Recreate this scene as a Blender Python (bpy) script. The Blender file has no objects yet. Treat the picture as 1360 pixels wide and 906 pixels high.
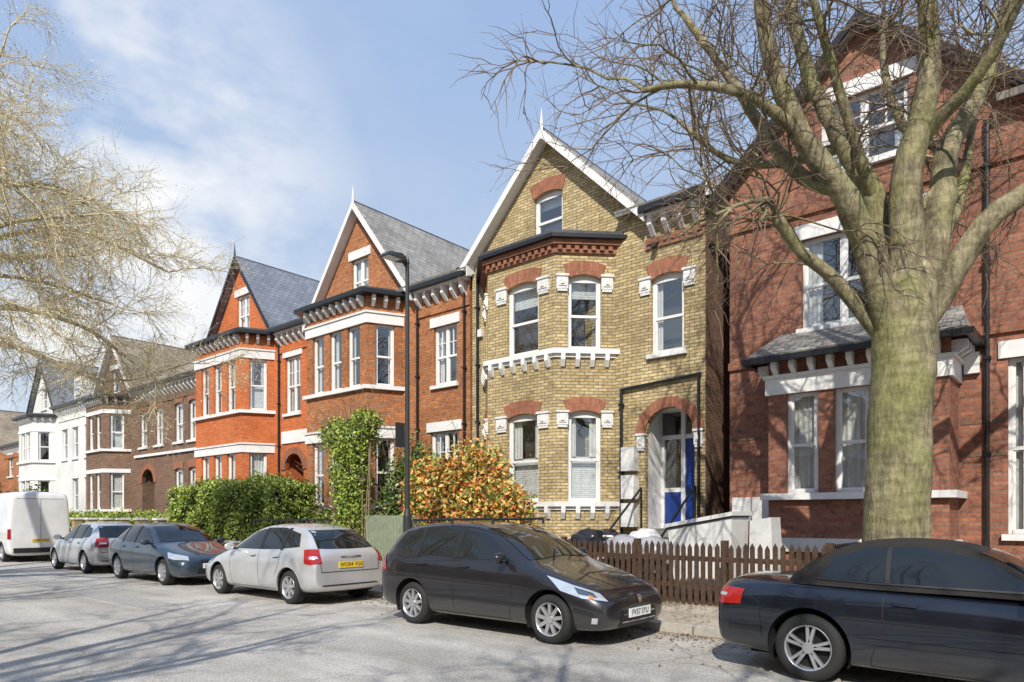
import bpy, math, random
from mathutils import Vector, Matrix
from mathutils.bvhtree import BVHTree
random.seed(7)
SC=bpy.context.scene
COL=SC.collection
# ------------------------------------------------------------------ materials
def newmat(name):
    m=bpy.data.materials.new(name); m.use_nodes=True
    nt=m.node_tree; b=nt.nodes['Principled BSDF']
    return m,nt,b
def mat(name,c,rough=.7,metal=0,coat=0,spec=.5):
    m,nt,b=newmat(name)
    b.inputs['Base Color'].default_value=(*c,1); b.inputs['Roughness'].default_value=rough
    b.inputs['Metallic'].default_value=metal; b.inputs['Coat Weight'].default_value=coat
    b.inputs['Coat Roughness'].default_value=.03
    b.inputs['Specular IOR Level'].default_value=spec
    return m
def mixrgb(nt,fac,a,b,mode='MIX'):
    n=nt.nodes.new('ShaderNodeMix'); n.data_type='RGBA'; n.blend_type=mode
    for idx,v in ((0,fac),(6,a),(7,b)):
        if hasattr(v,'is_output'): nt.links.new(v,n.inputs[idx])
        elif idx==0: n.inputs[0].default_value=v
        else: n.inputs[idx].default_value=(*v,1)
    return n.outputs[2]
def noise(nt,coord,scale,detail=4,rough=.6):
    n=nt.nodes.new('ShaderNodeTexNoise'); n.inputs['Scale'].default_value=scale
    n.inputs['Detail'].default_value=detail; n.inputs['Roughness'].default_value=rough
    if coord: nt.links.new(coord,n.inputs['Vector'])
    return n.outputs['Fac']
def ramp(nt,fac,p0,p1,c0=(0,0,0),c1=(1,1,1)):
    n=nt.nodes.new('ShaderNodeValToRGB'); e=n.color_ramp.elements
    e[0].position=p0; e[1].position=p1; e[0].color=(*c0,1); e[1].color=(*c1,1)
    nt.links.new(fac,n.inputs[0]); return n.outputs[0]
def bump(nt,b,h,strength,dist=.02):
    n=nt.nodes.new('ShaderNodeBump'); n.inputs['Strength'].default_value=strength; n.inputs['Distance'].default_value=dist
    nt.links.new(h,n.inputs['Height']); nt.links.new(n.outputs[0],b.inputs['Normal'])
def noisy(name,c1,c2,scale=3,rough=.8,bs=.3,big=.3,spec=.3,dist=.02):
    m,nt,b=newmat(name)
    tc=nt.nodes.new('ShaderNodeTexCoord').outputs['Object']
    n1=noise(nt,tc,scale,3); n2=noise(nt,tc,scale*.12,2)
    c=mixrgb(nt,ramp(nt,n1,.3,.7),c1,c2)
    c=mixrgb(nt,big,c,ramp(nt,n2,.3,.7,(.35,.35,.35),(1.2,1.2,1.2)),'MULTIPLY')
    nt.links.new(c,b.inputs['Base Color']); b.inputs['Roughness'].default_value=rough
    b.inputs['Specular IOR Level'].default_value=spec
    if bs: bump(nt,b,n1,bs,dist)
    return m
def brick(name,c1,c2,mortar,w=.225,h=.075,ms=.008,stain=.45,rough=.85,off=.5,third=None,dist=.01):
    m,nt,b=newmat(name)
    uv=nt.nodes.new('ShaderNodeTexCoord').outputs['UV']
    ob=nt.nodes.new('ShaderNodeTexCoord').outputs['Object']
    t=nt.nodes.new('ShaderNodeTexBrick'); nt.links.new(uv,t.inputs['Vector'])
    t.offset=off; t.inputs['Scale'].default_value=1
    t.inputs['Color1'].default_value=(*c1,1); t.inputs['Color2'].default_value=(*c2,1); t.inputs['Mortar'].default_value=(*mortar,1)
    t.inputs['Mortar Size'].default_value=ms; t.inputs['Mortar Smooth'].default_value=.2
    t.inputs['Brick Width'].default_value=w; t.inputs['Row Height'].default_value=h
    c=t.outputs['Color']
    if third:
        n3=noise(nt,uv,7,2); c=mixrgb(nt,ramp(nt,n3,.56,.64),c,mixrgb(nt,.6,c,third))
    n=noise(nt,ob,.7,4,.65)
    c=mixrgb(nt,stain,c,ramp(nt,n,.3,.72,(.4,.38,.36),(1.25,1.25,1.25)),'MULTIPLY')
    n2=noise(nt,ob,14,2)
    c=mixrgb(nt,.5,c,ramp(nt,n2,.25,.75,(.6,.6,.6),(1.3,1.3,1.3)),'MULTIPLY')
    nt.links.new(c,b.inputs['Base Color']); b.inputs['Roughness'].default_value=rough
    b.inputs['Specular IOR Level'].default_value=.25
    inv=nt.nodes.new('ShaderNodeMath'); inv.operation='SUBTRACT'; inv.inputs[0].default_value=1
    nt.links.new(t.outputs['Fac'],inv.inputs[1])
    bump(nt,b,inv.outputs[0],.5,dist)
    return m
M={}
M['yellow']=brick('yellow_stock_brick',(.66,.52,.27),(.42,.31,.145),(.22,.19,.14),third=(.24,.16,.09),ms=.011)
M['redacc']=brick('red_arch_brick',(.42,.17,.10),(.30,.11,.065),(.25,.15,.1),w=.075,h=.225,stain=.3)
M['reddark']=brick('red_dentil_brick',(.36,.16,.09),(.26,.10,.06),(.22,.14,.1),stain=.4)
M['brown']=brick('red_brown_brick',(.56,.23,.09),(.40,.145,.06),(.27,.16,.10),third=(.20,.08,.045),ms=.010)
M['orange']=brick('orange_brick',(.66,.20,.065),(.54,.14,.045),(.40,.14,.07),stain=.3)
M['redA']=brick('red_brick',(.41,.17,.10),(.28,.105,.07),(.24,.16,.12),third=(.13,.075,.06),ms=.011)
M['dark']=brick('dark_brown_brick',(.26,.15,.095),(.17,.095,.065),(.19,.15,.12))
M['render']=noisy('white_render',(.78,.77,.73),(.7,.69,.66),5,.8,.1,.3)
M['white']=noisy('white_paint',(.82,.81,.79),(.72,.71,.69),9,.5,.05,.2)
M['stone']=noisy('white_painted_stone',(.82,.81,.78),(.62,.61,.58),16,.6,.9,.2)
M['concrete']=noisy('worn_concrete',(.34,.31,.27),(.24,.22,.19),12,.9,.4,.4)
M['slate']=brick('roof_slate',(.38,.36,.33),(.27,.26,.245),(.08,.08,.08),w=.28,h=.2,ms=.008,stain=.6,rough=.6,third=(.40,.35,.26),dist=.02)
M['slateb']=brick('blue_slate',(.27,.29,.33),(.20,.22,.26),(.07,.07,.08),w=.28,h=.2,ms=.008,stain=.4,rough=.5,dist=.02)
M['tile']=brick('old_tile',(.40,.34,.26),(.29,.24,.18),(.09,.08,.06),w=.2,h=.14,ms=.006,stain=.6)
M['black']=mat('black_gutter_paint',(.015,.015,.017),.35)
M['lead']=noisy('lead_flashing',(.10,.10,.11),(.06,.06,.065),4,.5,.1)
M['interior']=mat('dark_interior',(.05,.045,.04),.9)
M['curtain']=noisy('curtain_fabric',(.78,.76,.72),(.66,.64,.6),12,.9,.1,.1)
M['blind']=brick('venetian_blind',(.8,.8,.78),(.76,.76,.74),(.35,.35,.35),w=3,h=.05,ms=.006,stain=.05)
M['bluedoor']=mat('blue_door_paint',(.01,.045,.25),.3,coat=.4)
M['greendoor']=mat('dark_door_paint',(.02,.03,.03),.3)
def glassmat():
    m=bpy.data.materials.new('window_glass'); m.use_nodes=True; nt=m.node_tree; nt.nodes.clear()
    o=nt.nodes.new('ShaderNodeOutputMaterial'); mx=nt.nodes.new('ShaderNodeMixShader')
    tr=nt.nodes.new('ShaderNodeBsdfTransparent'); tr.inputs[0].default_value=(.88,.91,.91,1)
    gl=nt.nodes.new('ShaderNodeBsdfGlossy'); gl.inputs['Roughness'].default_value=.01; gl.inputs[0].default_value=(.95,.97,1,1)
    fr=nt.nodes.new('ShaderNodeLayerWeight'); fr.inputs[0].default_value=.5
    pw=nt.nodes.new('ShaderNodeMath'); pw.operation='POWER'; pw.inputs[1].default_value=3; nt.links.new(fr.outputs['Facing'],pw.inputs[0])
    ad=nt.nodes.new('ShaderNodeMath'); ad.operation='MULTIPLY_ADD'; ad.inputs[1].default_value=.75; ad.inputs[2].default_value=.19
    nt.links.new(pw.outputs[0],ad.inputs[0]); nt.links.new(ad.outputs[0],mx.inputs[0])
    tc=nt.nodes.new('ShaderNodeTexCoord'); n=noise(nt,tc.outputs['Object'],.9,2)
    bp=nt.nodes.new('ShaderNodeBump'); bp.inputs['Strength'].default_value=.15; bp.inputs['Distance'].default_value=.05
    nt.links.new(n,bp.inputs['Height']); nt.links.new(bp.outputs[0],gl.inputs['Normal'])
    nt.links.new(tr.outputs[0],mx.inputs[1]); nt.links.new(gl.outputs[0],mx.inputs[2]); nt.links.new(mx.outputs[0],o.inputs[0])
    return m
M['glass']=glassmat()
# ------------------------------------------------------------------ builders
def mkobj(name,verts,faces,mats,parent=None,smooth=False,uv=False,midx=None,sharp=None):
    me=bpy.data.meshes.new(name); me.from_pydata(verts,[],faces)
    if not isinstance(mats,(list,tuple)): mats=[mats]
    for m in mats: me.materials.append(m)
    if midx: me.polygons.foreach_set('material_index',midx)
    if uv:
        l=me.uv_layers.new(name='UVMap').data
        for p in me.polygons:
            n=p.normal
            if abs(n.z)>.95: t=Vector((1,0,0))
            else: t=Vector((-n.y,n.x,0)).normalized()
            b=n.cross(t)
            for li in p.loop_indices:
                co=me.vertices[me.loops[li].vertex_index].co
                l[li].uv=(co.dot(t),co.dot(b))
    if smooth:
        me.polygons.foreach_set('use_smooth',[True]*len(me.polygons))
        if sharp: me.set_sharp_from_angle(angle=math.radians(sharp))
    me.update()
    o=bpy.data.objects.new(name,me); COL.objects.link(o)
    if parent: o.parent=parent
    return o
class P:
    def __init__(s): s.v=[]; s.f=[]
    def face(s,pts):
        i=len(s.v); s.v.extend([tuple(p) for p in pts]); s.f.append(tuple(range(i,i+len(pts))))
    def hexa(s,p):
        i=len(s.v); s.v.extend([tuple(q) for q in p])
        for f in ((0,1,5,4),(1,2,6,5),(2,3,7,6),(3,0,4,7),(4,5,6,7),(3,2,1,0)): s.f.append(tuple(i+k for k in f))
    def box(s,x0,x1,y0,y1,z0,z1):
        s.hexa([(x0,y0,z0),(x1,y0,z0),(x1,y1,z0),(x0,y1,z0),(x0,y0,z1),(x1,y0,z1),(x1,y1,z1),(x0,y1,z1)])
    def fbox(s,fr,s0,s1,n0,n1,z0,z1):
        q=fr.pt
        s.hexa([q(s0,n1,z0),q(s1,n1,z0),q(s1,n0,z0),q(s0,n0,z0),q(s0,n1,z1),q(s1,n1,z1),q(s1,n0,z1),q(s0,n0,z1)])
    def prism(s,pts,off):
        pts=[Vector(p) for p in pts]; off=Vector(off); n=len(pts)
        i=len(s.v); s.v.extend([tuple(p) for p in pts]); s.v.extend([tuple(p+off) for p in pts])
        s.f.append(tuple(i+k for k in reversed(range(n)))); s.f.append(tuple(i+n+k for k in range(n)))
        for k in range(n):
            j=(k+1)%n; s.f.append((i+k,i+j,i+n+j,i+n+k))
    def cyl(s,a,b,r0,r1=None,n=10,cap=True):
        r1=r0 if r1 is None else r1
        a=Vector(a); b=Vector(b); d=(b-a).normalized(); u=d.orthogonal().normalized(); w=d.cross(u); i=len(s.v)
        for c,r in ((a,r0),(b,r1)):
            for k in range(n):
                an=2*math.pi*k/n; s.v.append(tuple(c+(u*math.cos(an)+w*math.sin(an))*r))
        for k in range(n):
            j=(k+1)%n; s.f.append((i+k,i+j,i+n+j,i+n+k))
        if cap: s.f.append(tuple(i+k for k in reversed(range(n)))); s.f.append(tuple(i+n+k for k in range(n)))
class Fr:
    def __init__(s,p0,p1):
        s.o=Vector(p0); d=Vector(p1)-s.o; s.L=d.length; s.t=d.normalized(); s.n=Vector((s.t.y,-s.t.x))
    def pt(s,a,n,z):
        q=s.o+s.t*a+s.n*n; return (q.x,q.y,z)
class Asm:
    def __init__(s,name,uv=True): s.name=name; s.parts={}; s.uv=uv
    def p(s,pn,m):
        k=(pn,m)
        if k not in s.parts: s.parts[k]=P()
        return s.parts[k]
    def finish(s,smooth=()):
        e=bpy.data.objects.new(s.name,None); COL.objects.link(e); e.empty_display_size=.2
        for (pn,m),q in s.parts.items():
            if q.f: mkobj(pn,q.v,q.f,M[m] if isinstance(m,str) else m,e,uv=s.uv,smooth=pn in smooth,sharp=40)
        return e
def offs(pts,d):
    pts=[Vector(p) for p in pts]; N=[]
    for i in range(len(pts)-1):
        t=(pts[i+1]-pts[i]).normalized(); N.append(Vector((t.y,-t.x)))
    out=[]
    for i,p in enumerate(pts):
        if i==0 or i==len(pts)-1:
            n=N[0] if i==0 else N[-1]
            out.append(p+(Vector((d/n.x,0)) if abs(n.x)>.3 and len(pts)>2 else n*d))
        else:
            a,b=N[i-1],N[i]; out.append(p+(a+b)/(1+a.dot(b))*d)
    return out
def band(Q,pts,n0,n1,z0,z1):
    A=offs(pts,n0); B=offs(pts,n1)
    for i in range(len(pts)-1):
        a,b,c,d=A[i],A[i+1],B[i+1],B[i]
        for f in ([(d.x,d.y,z0),(c.x,c.y,z0),(c.x,c.y,z1),(d.x,d.y,z1)],[(d.x,d.y,z1),(c.x,c.y,z1),(b.x,b.y,z1),(a.x,a.y,z1)],
                  [(a.x,a.y,z0),(b.x,b.y,z0),(c.x,c.y,z0),(d.x,d.y,z0)]): Q.face(f)
    for i in (0,-1):
        a,b=A[i],B[i]; Q.face([(a.x,a.y,z0),(b.x,b.y,z0),(b.x,b.y,z1),(a.x,a.y,z1)])
def dentils(Q,pts,n0,n1,z0,z1,w,sp,taper=False):
    for i in range(len(pts)-1):
        fr=Fr(pts[i],pts[i+1]); k=max(1,round(fr.L/sp)); g=fr.L/k
        for j in range(k):
            c=(j+.5)*g
            if taper:
                q=fr.pt; a,b=c-w/2,c+w/2; zm=(z0+z1)/2
                Q.hexa([q(a,n0+.03,z0),q(b,n0+.03,z0),q(b,n0,z0),q(a,n0,z0),q(a,n1,zm),q(b,n1,zm),q(b,n0,zm),q(a,n0,zm)])
                Q.fbox(fr,a,b,n0,n1+.001,zm+.001,z1)
            else: Q.fbox(fr,c-w/2,c+w/2,n0,n1,z0,z1)
def arcz(x,d,rise,semi):
    u=2*x-1
    return d-rise+rise*math.sqrt(max(0,1-u*u)) if semi else d-rise*u*u
def wall(Q,fr,s0,s1,z0,top,ops=(),reveal=.14):
    if not isinstance(top,list): top=[(s0,top),(s1,top)]
    def T(s):
        for (a,za),(b,zb) in zip(top,top[1:]):
            if a-1e-6<=s<=b+1e-6: return za+(zb-za)*(s-a)/(b-a)
        return top[-1][1]
    br=sorted({round(x,5) for x in [s0,s1]+[t[0] for t in top]+[o[0] for o in ops]+[o[1] for o in ops] if s0-1e-6<=x<=s1+1e-6})
    q=fr.pt
    for a,b in zip(br,br[1:]):
        m=(a+b)/2; cur=z0
        for o in sorted([o for o in ops if o[0]<m<o[1]],key=lambda o:o[2]):
            if o[2]>cur+1e-5: Q.face([q(a,0,cur),q(b,0,cur),q(b,0,o[2]),q(a,0,o[2])])
            cur=o[3]
        Q.face([q(a,0,cur),q(b,0,cur),q(b,0,T(b)),q(a,0,T(a))])
    for o in ops:
        a,b,c,d=o[:4]; rise=o[4] if len(o)>4 else 0; semi=len(o)>5 and o[5]; r=-reveal
        zs=d-rise
        Q.face([q(a,0,c),q(a,0,zs),q(a,r,zs),q(a,r,c)]); Q.face([q(b,0,c),q(b,r,c),q(b,r,zs),q(b,0,zs)])
        Q.face([q(a,0,c),q(a,r,c),q(b,r,c),q(b,0,c)])
        if not rise: Q.face([q(a,0,d),q(b,0,d),q(b,r,d),q(a,r,d)])
        else:
            K=14 if semi else 8
            for k in range(K):
                x0,x1=k/K,(k+1)/K; sa,sb=a+(b-a)*x0,a+(b-a)*x1; za,zb=arcz(x0,d,rise,semi),arcz(x1,d,rise,semi)
                Q.face([q(sa,0,za),q(sb,0,zb),q(sb,0,d),q(sa,0,d)])
                Q.face([q(sa,0,za),q(sb,0,zb),q(sb,r,zb),q(sa,r,za)])
def arch(Q,fr,a,b,d,rise,th,proud,semi=False):
    K=16 if semi else 10; q=fr.pt; c=(a+b)/2; w=(b-a)/2
    def pt(x,o):
        if semi:
            an=math.pi*(1-x); return c+math.cos(an)*(w+o), d-rise+math.sin(an)*(rise+o)
        u=2*x-1; ex=w+o*.35; return c+u*ex, d-rise*u*u+o
    for k in range(K):
        x0,x1=k/K,(k+1)/K
        p=[pt(x0,0),pt(x1,0),pt(x1,th),pt(x0,th)]
        Q.hexa([q(p[i][0],proud,p[i][1]) for i in range(4)]+[q(p[i][0],-.01,p[i][1]) for i in range(4)])
def window(H,fr,a,b,c,d,rise=0,lights=1,depth=.13,inside='curtain',bars=False,rng=random):
    W=H.p('window_frames','white'); G=H.p('window_glass','glass'); I=H.p('interior','interior')
    n0,n1=-depth-.04,-depth+.04; f=.065
    W.fbox(fr,a,a+f,n0,n1,c,d); W.fbox(fr,b-f,b,n0,n1,c,d)
    zt=d-rise-f if rise else d-f
    W.fbox(fr,a+f,b-f,n0,n1-.002,zt,d); W.fbox(fr,a+f,b-f,n0,n1+.02,c,c+f+.02)
    lw=(b-a-f)/lights
    for i in range(lights):
        la=a+f+i*lw; lb=la+lw-f
        if i: W.fbox(fr,la-f,la,n0,n1-.001,c+f+.02,zt)
        zm=(c+zt)/2
        W.fbox(fr,la,lb,n0+.01,n1-.008,zm-.03,zm+.03)
        W.fbox(fr,la,la+.035,n0+.01,n1-.015,zm+.03,zt); W.fbox(fr,lb-.035,lb,n0+.01,n1-.015,zm+.03,zt)
        W.fbox(fr,la,la+.035,n0,n1-.03,c+f+.02,zm-.03); W.fbox(fr,lb-.035,lb,n0,n1-.03,c+f+.02,zm-.03)
        if bars:
            mm=(la+lb)/2; W.fbox(fr,mm-.014,mm+.014,n0+.012,n1-.02,zm+.03,zt); zz=(zm+zt)/2; W.fbox(fr,la+.035,lb-.035,n0+.013,n1-.022,zz-.012,zz+.012)
        e=[rng.uniform(-.004,.004) for _ in range(4)]
        q=fr.pt
        G.face([q(la,n1-.035+e[0],zm),q(lb,n1-.035+e[1],zm),q(lb,n1-.035+e[2],zt),q(la,n1-.035+e[3],zt)])
        G.face([q(la,n1-.055+e[3],c+f),q(lb,n1-.055+e[2],c+f),q(lb,n1-.055+e[1],zm),q(la,n1-.055+e[0],zm)])
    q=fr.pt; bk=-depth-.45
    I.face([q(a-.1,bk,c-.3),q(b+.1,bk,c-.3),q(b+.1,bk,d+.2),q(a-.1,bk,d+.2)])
    nn=-depth-.12
    def cur(sa,sb,z0,z1):
        C=H.p('curtains','curtain'); K=max(4,int((sb-sa)/.045))
        for k in range(K):
            x0,x1=sa+(sb-sa)*k/K,sa+(sb-sa)*(k+1)/K
            C.face([q(x0,nn+(.03 if k%2 else 0),z0),q(x1,nn+(0 if k%2 else .03),z0),q(x1,nn+(0 if k%2 else .03),z1),q(x0,nn+(.03 if k%2 else 0),z1)])
    w=b-a
    if inside=='curtain':
        x=rng.uniform(.15,.3); cur(a+.02,a+w*x,c,d); cur(b-w*x,b-.02,c,d)
    elif inside=='net': cur(a+.02,b-.02,c,d)
    elif inside=='half': cur(a+.02,a+w*.3,(c+d)/2,d); cur(b-w*.3,b-.02,(c+d)/2,d); H.p('blinds','blind').fbox(fr,a+.03,b-.03,nn-.03,nn-.02,c,c+(d-c)*.5)
    elif inside=='blind': H.p('blinds','blind').fbox(fr,a+.03,b-.03,nn-.03,nn-.02,d-(d-c)*rng.uniform(.15,.35),d)
def sill(H,fr,a,b,z,m='white'): H.p('sills',m).fbox(fr,a-.08,b+.08,-.1,.09,z-.1,z)
def impost(H,fr,a,b,z,wd=.28,only=None):
    S=H.p('carved_imposts','stone')
    for s0,s1 in ((a-wd,a),(b,b+wd)):
        S.fbox(fr,s0,s1,-.02,.055,z-.2,z+.09); S.fbox(fr,s0-.02,s1+.02,-.02,.085,z+.091,z+.14)
        S.fbox(fr,s0+.05,s1-.05,-.02,.075,z-.14,z+.04)
        m_=(s0+s1)/2; S.fbox(fr,m_-.04,m_+.04,-.02,.1,z-.1,z+.0); S.fbox(fr,s0+.02,s1-.02,-.02,.045,z-.26,z-.201)
def pipe(H,x,y,z0,z1):
    Q=H.p('downpipe','black'); Q.cyl((x,y,z0),(x,y,z1),.04,n=8)
    z=z0+.8
    while z<z1: Q.box(x-.06,x+.06,y-.05,y+.05,z,z+.05); z+=1.6
def house(name,xl,G,xr,ze,za,Y=14,wall_m='brown',roof_m='slate',barge='white',style='C',bay=None,gwin=(),ewin=(),door=None,zr=10.6,depth=7.8,side_m=None,skylight=False,chim=()):
    H=Asm(name); xg=xl+G; xc=xl+G/2; m=wall_m
    Wl=H.p('walls',m); fm=Fr((xl,Y),(xr,Y)); X=lambda x:x-xl
    ops=[]; 
    for w in gwin: ops.append((X(w['a']),X(w['b']),w['c'],w['d'],w.get('rise',0)))
    wall(Wl,fm,0,G,0,[(0,ze),(G/2,za),(G,ze)],ops)
    eo=[(X(w['a']),X(w['b']),w['c'],w['d'],w.get('rise',0)) for w in ewin]
    if door: eo.append((X(door['a']),X(door['b']),door['c'],door['d'],door.get('rise',0),True))
    wall(Wl,fm,G,xr-xl,0,ze-.1,eo,.14)
    for w in list(gwin)+list(ewin):
        a,b,c,d=X(w['a']),X(w['b']),w['c'],w['d']; r=w.get('rise',0)
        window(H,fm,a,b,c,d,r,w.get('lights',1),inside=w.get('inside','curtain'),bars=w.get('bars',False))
        sill(H,fm,a,b,c)
        if r:
            arch(H.p('brick_arches','redacc'),fm,a,b,d,r,.34,.03)
            if w.get('imp'): impost(H,fm,a,b,d-r-.05)
        else: H.p('lintels','white').fbox(fm,a-.13,b+.13,-.02,.04,d,d+.28)
    yb=Y+depth; yr=Y+depth/2
    sd=H.p('side_walls',side_m or m)
    wall(sd,Fr((xr,Y+.002),(xr,yb)),0,depth-.002,0,[(0,ze-.1),(depth/2,zr-.05),(depth-.002,ze-.1)])
    wall(sd,Fr((xl,yb),(xl,Y)),0,depth,0,ze); wall(sd,Fr((xr,yb),(xl,yb)),0,xr-xl,0,ze)
    R=H.p('roof',roof_m); sl=(za-ze)/(G/2); o=.14; yf=Y-.28
    for sgn in (-1,1):
        xe=xc+sgn*(G/2+o); z_e=ze-o*sl+.03
        pts=[(xe,yf,z_e),(xc,yf,za+.03),(xc,yb,za+.03),(xe,yb,z_e)]
        R.prism(pts,(sgn*.09,0,.1))
        B=H.p('bargeboards',barge); xb=xc+sgn*(G/2+o+.12); zb=ze-(o+.12)*sl
        bt=.22 if barge=='white' else .17
        B.prism([(xb,yf-.05,zb+.13-bt),(xc,yf-.05,za+.16-bt),(xc,yf-.05,za+.17),(xb,yf-.05,zb+.14)],(0,.06,0))
        if barge=='white':
            B.prism([(xb,yf+.02,zb-.05),(xc,yf+.02,za-.03),(xc,yf+.02,za+.0),(xb,yf+.02,zb+.0)],(0,.26,0))
    H.p('ridge_tiles','lead').cyl((xc,yf,za+.13),(xc,yb,za+.13),.09,n=8)
    fb=H.p('finial',barge if barge=='white' else 'lead'); fb.cyl((xc,yf,za-.1),(xc,yf,za+.3),.045,n=8); fb.cyl((xc,yf,za+.3),(xc,yf,za+.7),.04,.005,n=8)
    run=depth/2+.3; zl=ze-.05
    R.prism([(xg-.5,Y-.3,zl),(xr+.12,Y-.3,zl),(xr+.12,yr,zr),(xg-.5,yr,zr)],(0,-.05,.11))
    R.prism([(xg-.5,yb+.3,zl),(xr+.12,yb+.3,zl),(xr+.12,yr,zr),(xg-.5,yr,zr)],(0,.05,.11))
    H.p('ridge_tiles','lead').cyl((xg-.5,yr,zr+.12),(xr+.14,yr,zr+.12),.09,n=8)
    V=H.p('verge',barge); V.prism([(xr+.13,Y-.3,zl-.15),(xr+.13,yr,zr-.15),(xr+.13,yr,zr+.13),(xr+.13,Y-.3,zl+.13)],(.04,0,0))
    if skylight:
        k=(zr-zl)/(run); S=H.p('skylight_frame','black'); xs=xg+1.0
        for xx in (xs,xs+1.05):
            y0,y1=Y+.9,Y+2.1; z0,z1=zl+(y0-Y+.3)*k+.13,zl+(y1-Y+.3)*k+.13
            S.prism([(xx,y0,z0),(xx+.8,y0,z0),(xx+.8,y1,z1),(xx,y1,z1)],(0,-.05,.07))
            H.p('skylight_glass','glass').face([(xx+.07,y0+.03,z0+.09),(xx+.73,y0+.03,z0+.09),(xx+.73,y1-.12,z1+.05),(xx+.07,y1-.12,z1+.05)])
    ep=[(xg+.16,Y),(xr,Y)]
    H.p('gutter','black').fbox(Fr(*ep),0,xr-xg-.1,.28,.42,ze-.16,ze-.04)
    H.p('fascia','white').fbox(Fr(*ep),0,xr-xg-.16,.0,.27,ze-.2,ze-.08)
    dentils(H.p('eaves_brackets','white'),ep,-.01,.22,ze-.62,ze-.205,.11,.4,True)
    H.p('string_course','reddark' if style=='B' else m).fbox(Fr(*ep),-.0,xr-xg-.16,-.01,.05,ze-.90,ze-.66)
    if style=='B':
        dentils(H.p('string_course','reddark'),ep,.04,.09,ze-.80,ze-.72,.1,.2)
    if bay:
        cx,hf,cd,pr=bay['cx'],bay['hf'],bay['cd'],bay['pr']
        pts=[(cx-hf-cd,Y),(cx-hf,Y-pr),(cx+hf,Y-pr),(cx+hf+cd,Y)]
        zt=bay.get('zt',8.1); fl=bay['floors']; F=[Fr(pts[i],pts[i+1]) for i in range(3)]
        BW=H.p('bay_walls',bay.get('m',m)); gr=style=='B'
        for i,fr in enumerate(F):
            wl=bay['front'] if i==1 else bay['side']; oo=[]
            for (c,d,ins) in fl:
                for (cc,ww) in wl:
                    a=fr.L/2+(cc if i!=0 else -cc)-ww/2; oo.append((a,a+ww,c,d,.1 if gr else 0))
            wall(BW,fr,0,fr.L,0,zt,oo,.13)
            for k,(a,b,c,d,r) in enumerate(oo):
                ins=fl[k//max(1,len(wl))][2]
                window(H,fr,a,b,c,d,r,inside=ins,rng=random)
                if gr:
                    arch(H.p('brick_arches','redacc'),fr,a,b,d,r,.32,.03); impost(H,fr,a,b,d-r-.05,.34 if i==1 else .28)
        Wt=H.p('bay_bands','white')
        for (c,d,ins) in fl:
            band(Wt,pts,-.1,.12,c-.12,c-.001)
            if gr: dentils(Wt,pts,.01,.13,c-.42,c-.121,.1,.36,True); band(Wt,pts,-.01,.05,c-.2,c-.122)
            elif bay.get('plain'): band(Wt,pts,-.02,.04,d+.001,d+.2)
            else: band(Wt,pts,-.02,.05,d+.001,d+.30); band(Wt,pts,-.02,.09,d+.301,d+.36)
        if gr: 
            RD=H.p('bay_cornice','reddark'); band(RD,pts,-.01,.06,zt-.28,zt-.1); dentils(RD,pts,.05,.12,zt-.22,zt-.12,.1,.2); band(RD,pts,-.01,.15,zt-.1,zt+.02)
            band(H.p('gutter','black'),pts,.0,.26,zt+.021,zt+.11)
        elif not bay.get('lean'):
            dentils(Wt,pts,.01,.22,zt-.34,zt-.03,.1,.36,True); band(H.p('gutter','black'),pts,.0,.36,zt-.02,zt+.1)
        if not bay.get('lean'):
            q=offs(pts,.2); H.p('bay_roof','lead').prism([(p.x,p.y,zt+.1) for p in q],(0,0,.1))
        else:
            q=offs(pts,.3); z0,z1=zt-.02,bay['lean']
            R.prism([(q[1].x,q[1].y,z0),(q[2].x,q[2].y,z0),(q[3].x-.25,Y+.01,z1),(q[0].x+.25,Y+.01,z1)],(0,-.03,.08))
            for s_,aa,bb in ((1,q[2],q[3]),(-1,q[1],q[0])):
                R.face([(aa.x,aa.y,z0+.02),(bb.x,Y,z0+.02),(bb.x-s_*.25,Y,z1)])
            band(H.p('gutter','black'),pts,.27,.38,zt-.08,zt+.02)
            dentils(Wt,pts,.01,.24,zt-.3,zt-.05,.09,.34,True)
        band(H.p('plinth','white' if bay.get('plinth') else m),pts,-.02,.06,bay.get('p0',0),bay.get('pz',.8))
    for (x,y,w) in chim:
        C=H.p('chimney',m); zc=zr-.6; C.box(x-w,x+w,y-.35,y+.35,zc,zr+1.3); C.box(x-w-.06,x+w+.06,y-.41,y+.41,zr+1.05,zr+1.2)
        for k in range(3): H.p('chimney_pots','redacc').cyl((x-w+w*(k*.8+.2),y,zr+1.3),(x-w+w*(k*.8+.2),y,zr+1.75),.11,.09,n=10)
    if door:
        a,b,c,d=X(door['a']),X(door['b']),door['c'],door['d']; q=fm.pt; dp=door.get('dp',.9)
        L=H.p('porch',door.get('pm','white'))
        L.face([q(a,-.14,c),q(a,-.14,d),q(a,-dp,d),q(a,-dp,c)]); L.face([q(b,-.14,c),q(b,-.14,d),q(b,-dp,d),q(b,-dp,c)])
        L.face([q(a,-.1,d+.01),q(b,-.1,d+.01),q(b,-dp,d+.01),q(a,-dp,d+.01)]); L.face([q(a,-.1,c),q(b,-.1,c),q(b,-dp,c),q(a,-dp,c)])
        ml=a+(b-a)*.47; dt=c+2.1
        fw=H.p('door_frame','white')
        fw.fbox(fm,a,b,-dp,-dp+.06,dt,dt+.1); fw.fbox(fm,ml-.06,ml+.04,-dp,-dp+.08,c,d); fw.fbox(fm,a,a+.07,-dp,-dp+.07,c,dt); fw.fbox(fm,b-.07,b,-dp,-dp+.07,c,d)
        D=H.p('door',door['m']); D.fbox(fm,ml+.04,b-.07,-dp-.02,-dp+.03,c,dt)
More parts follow.
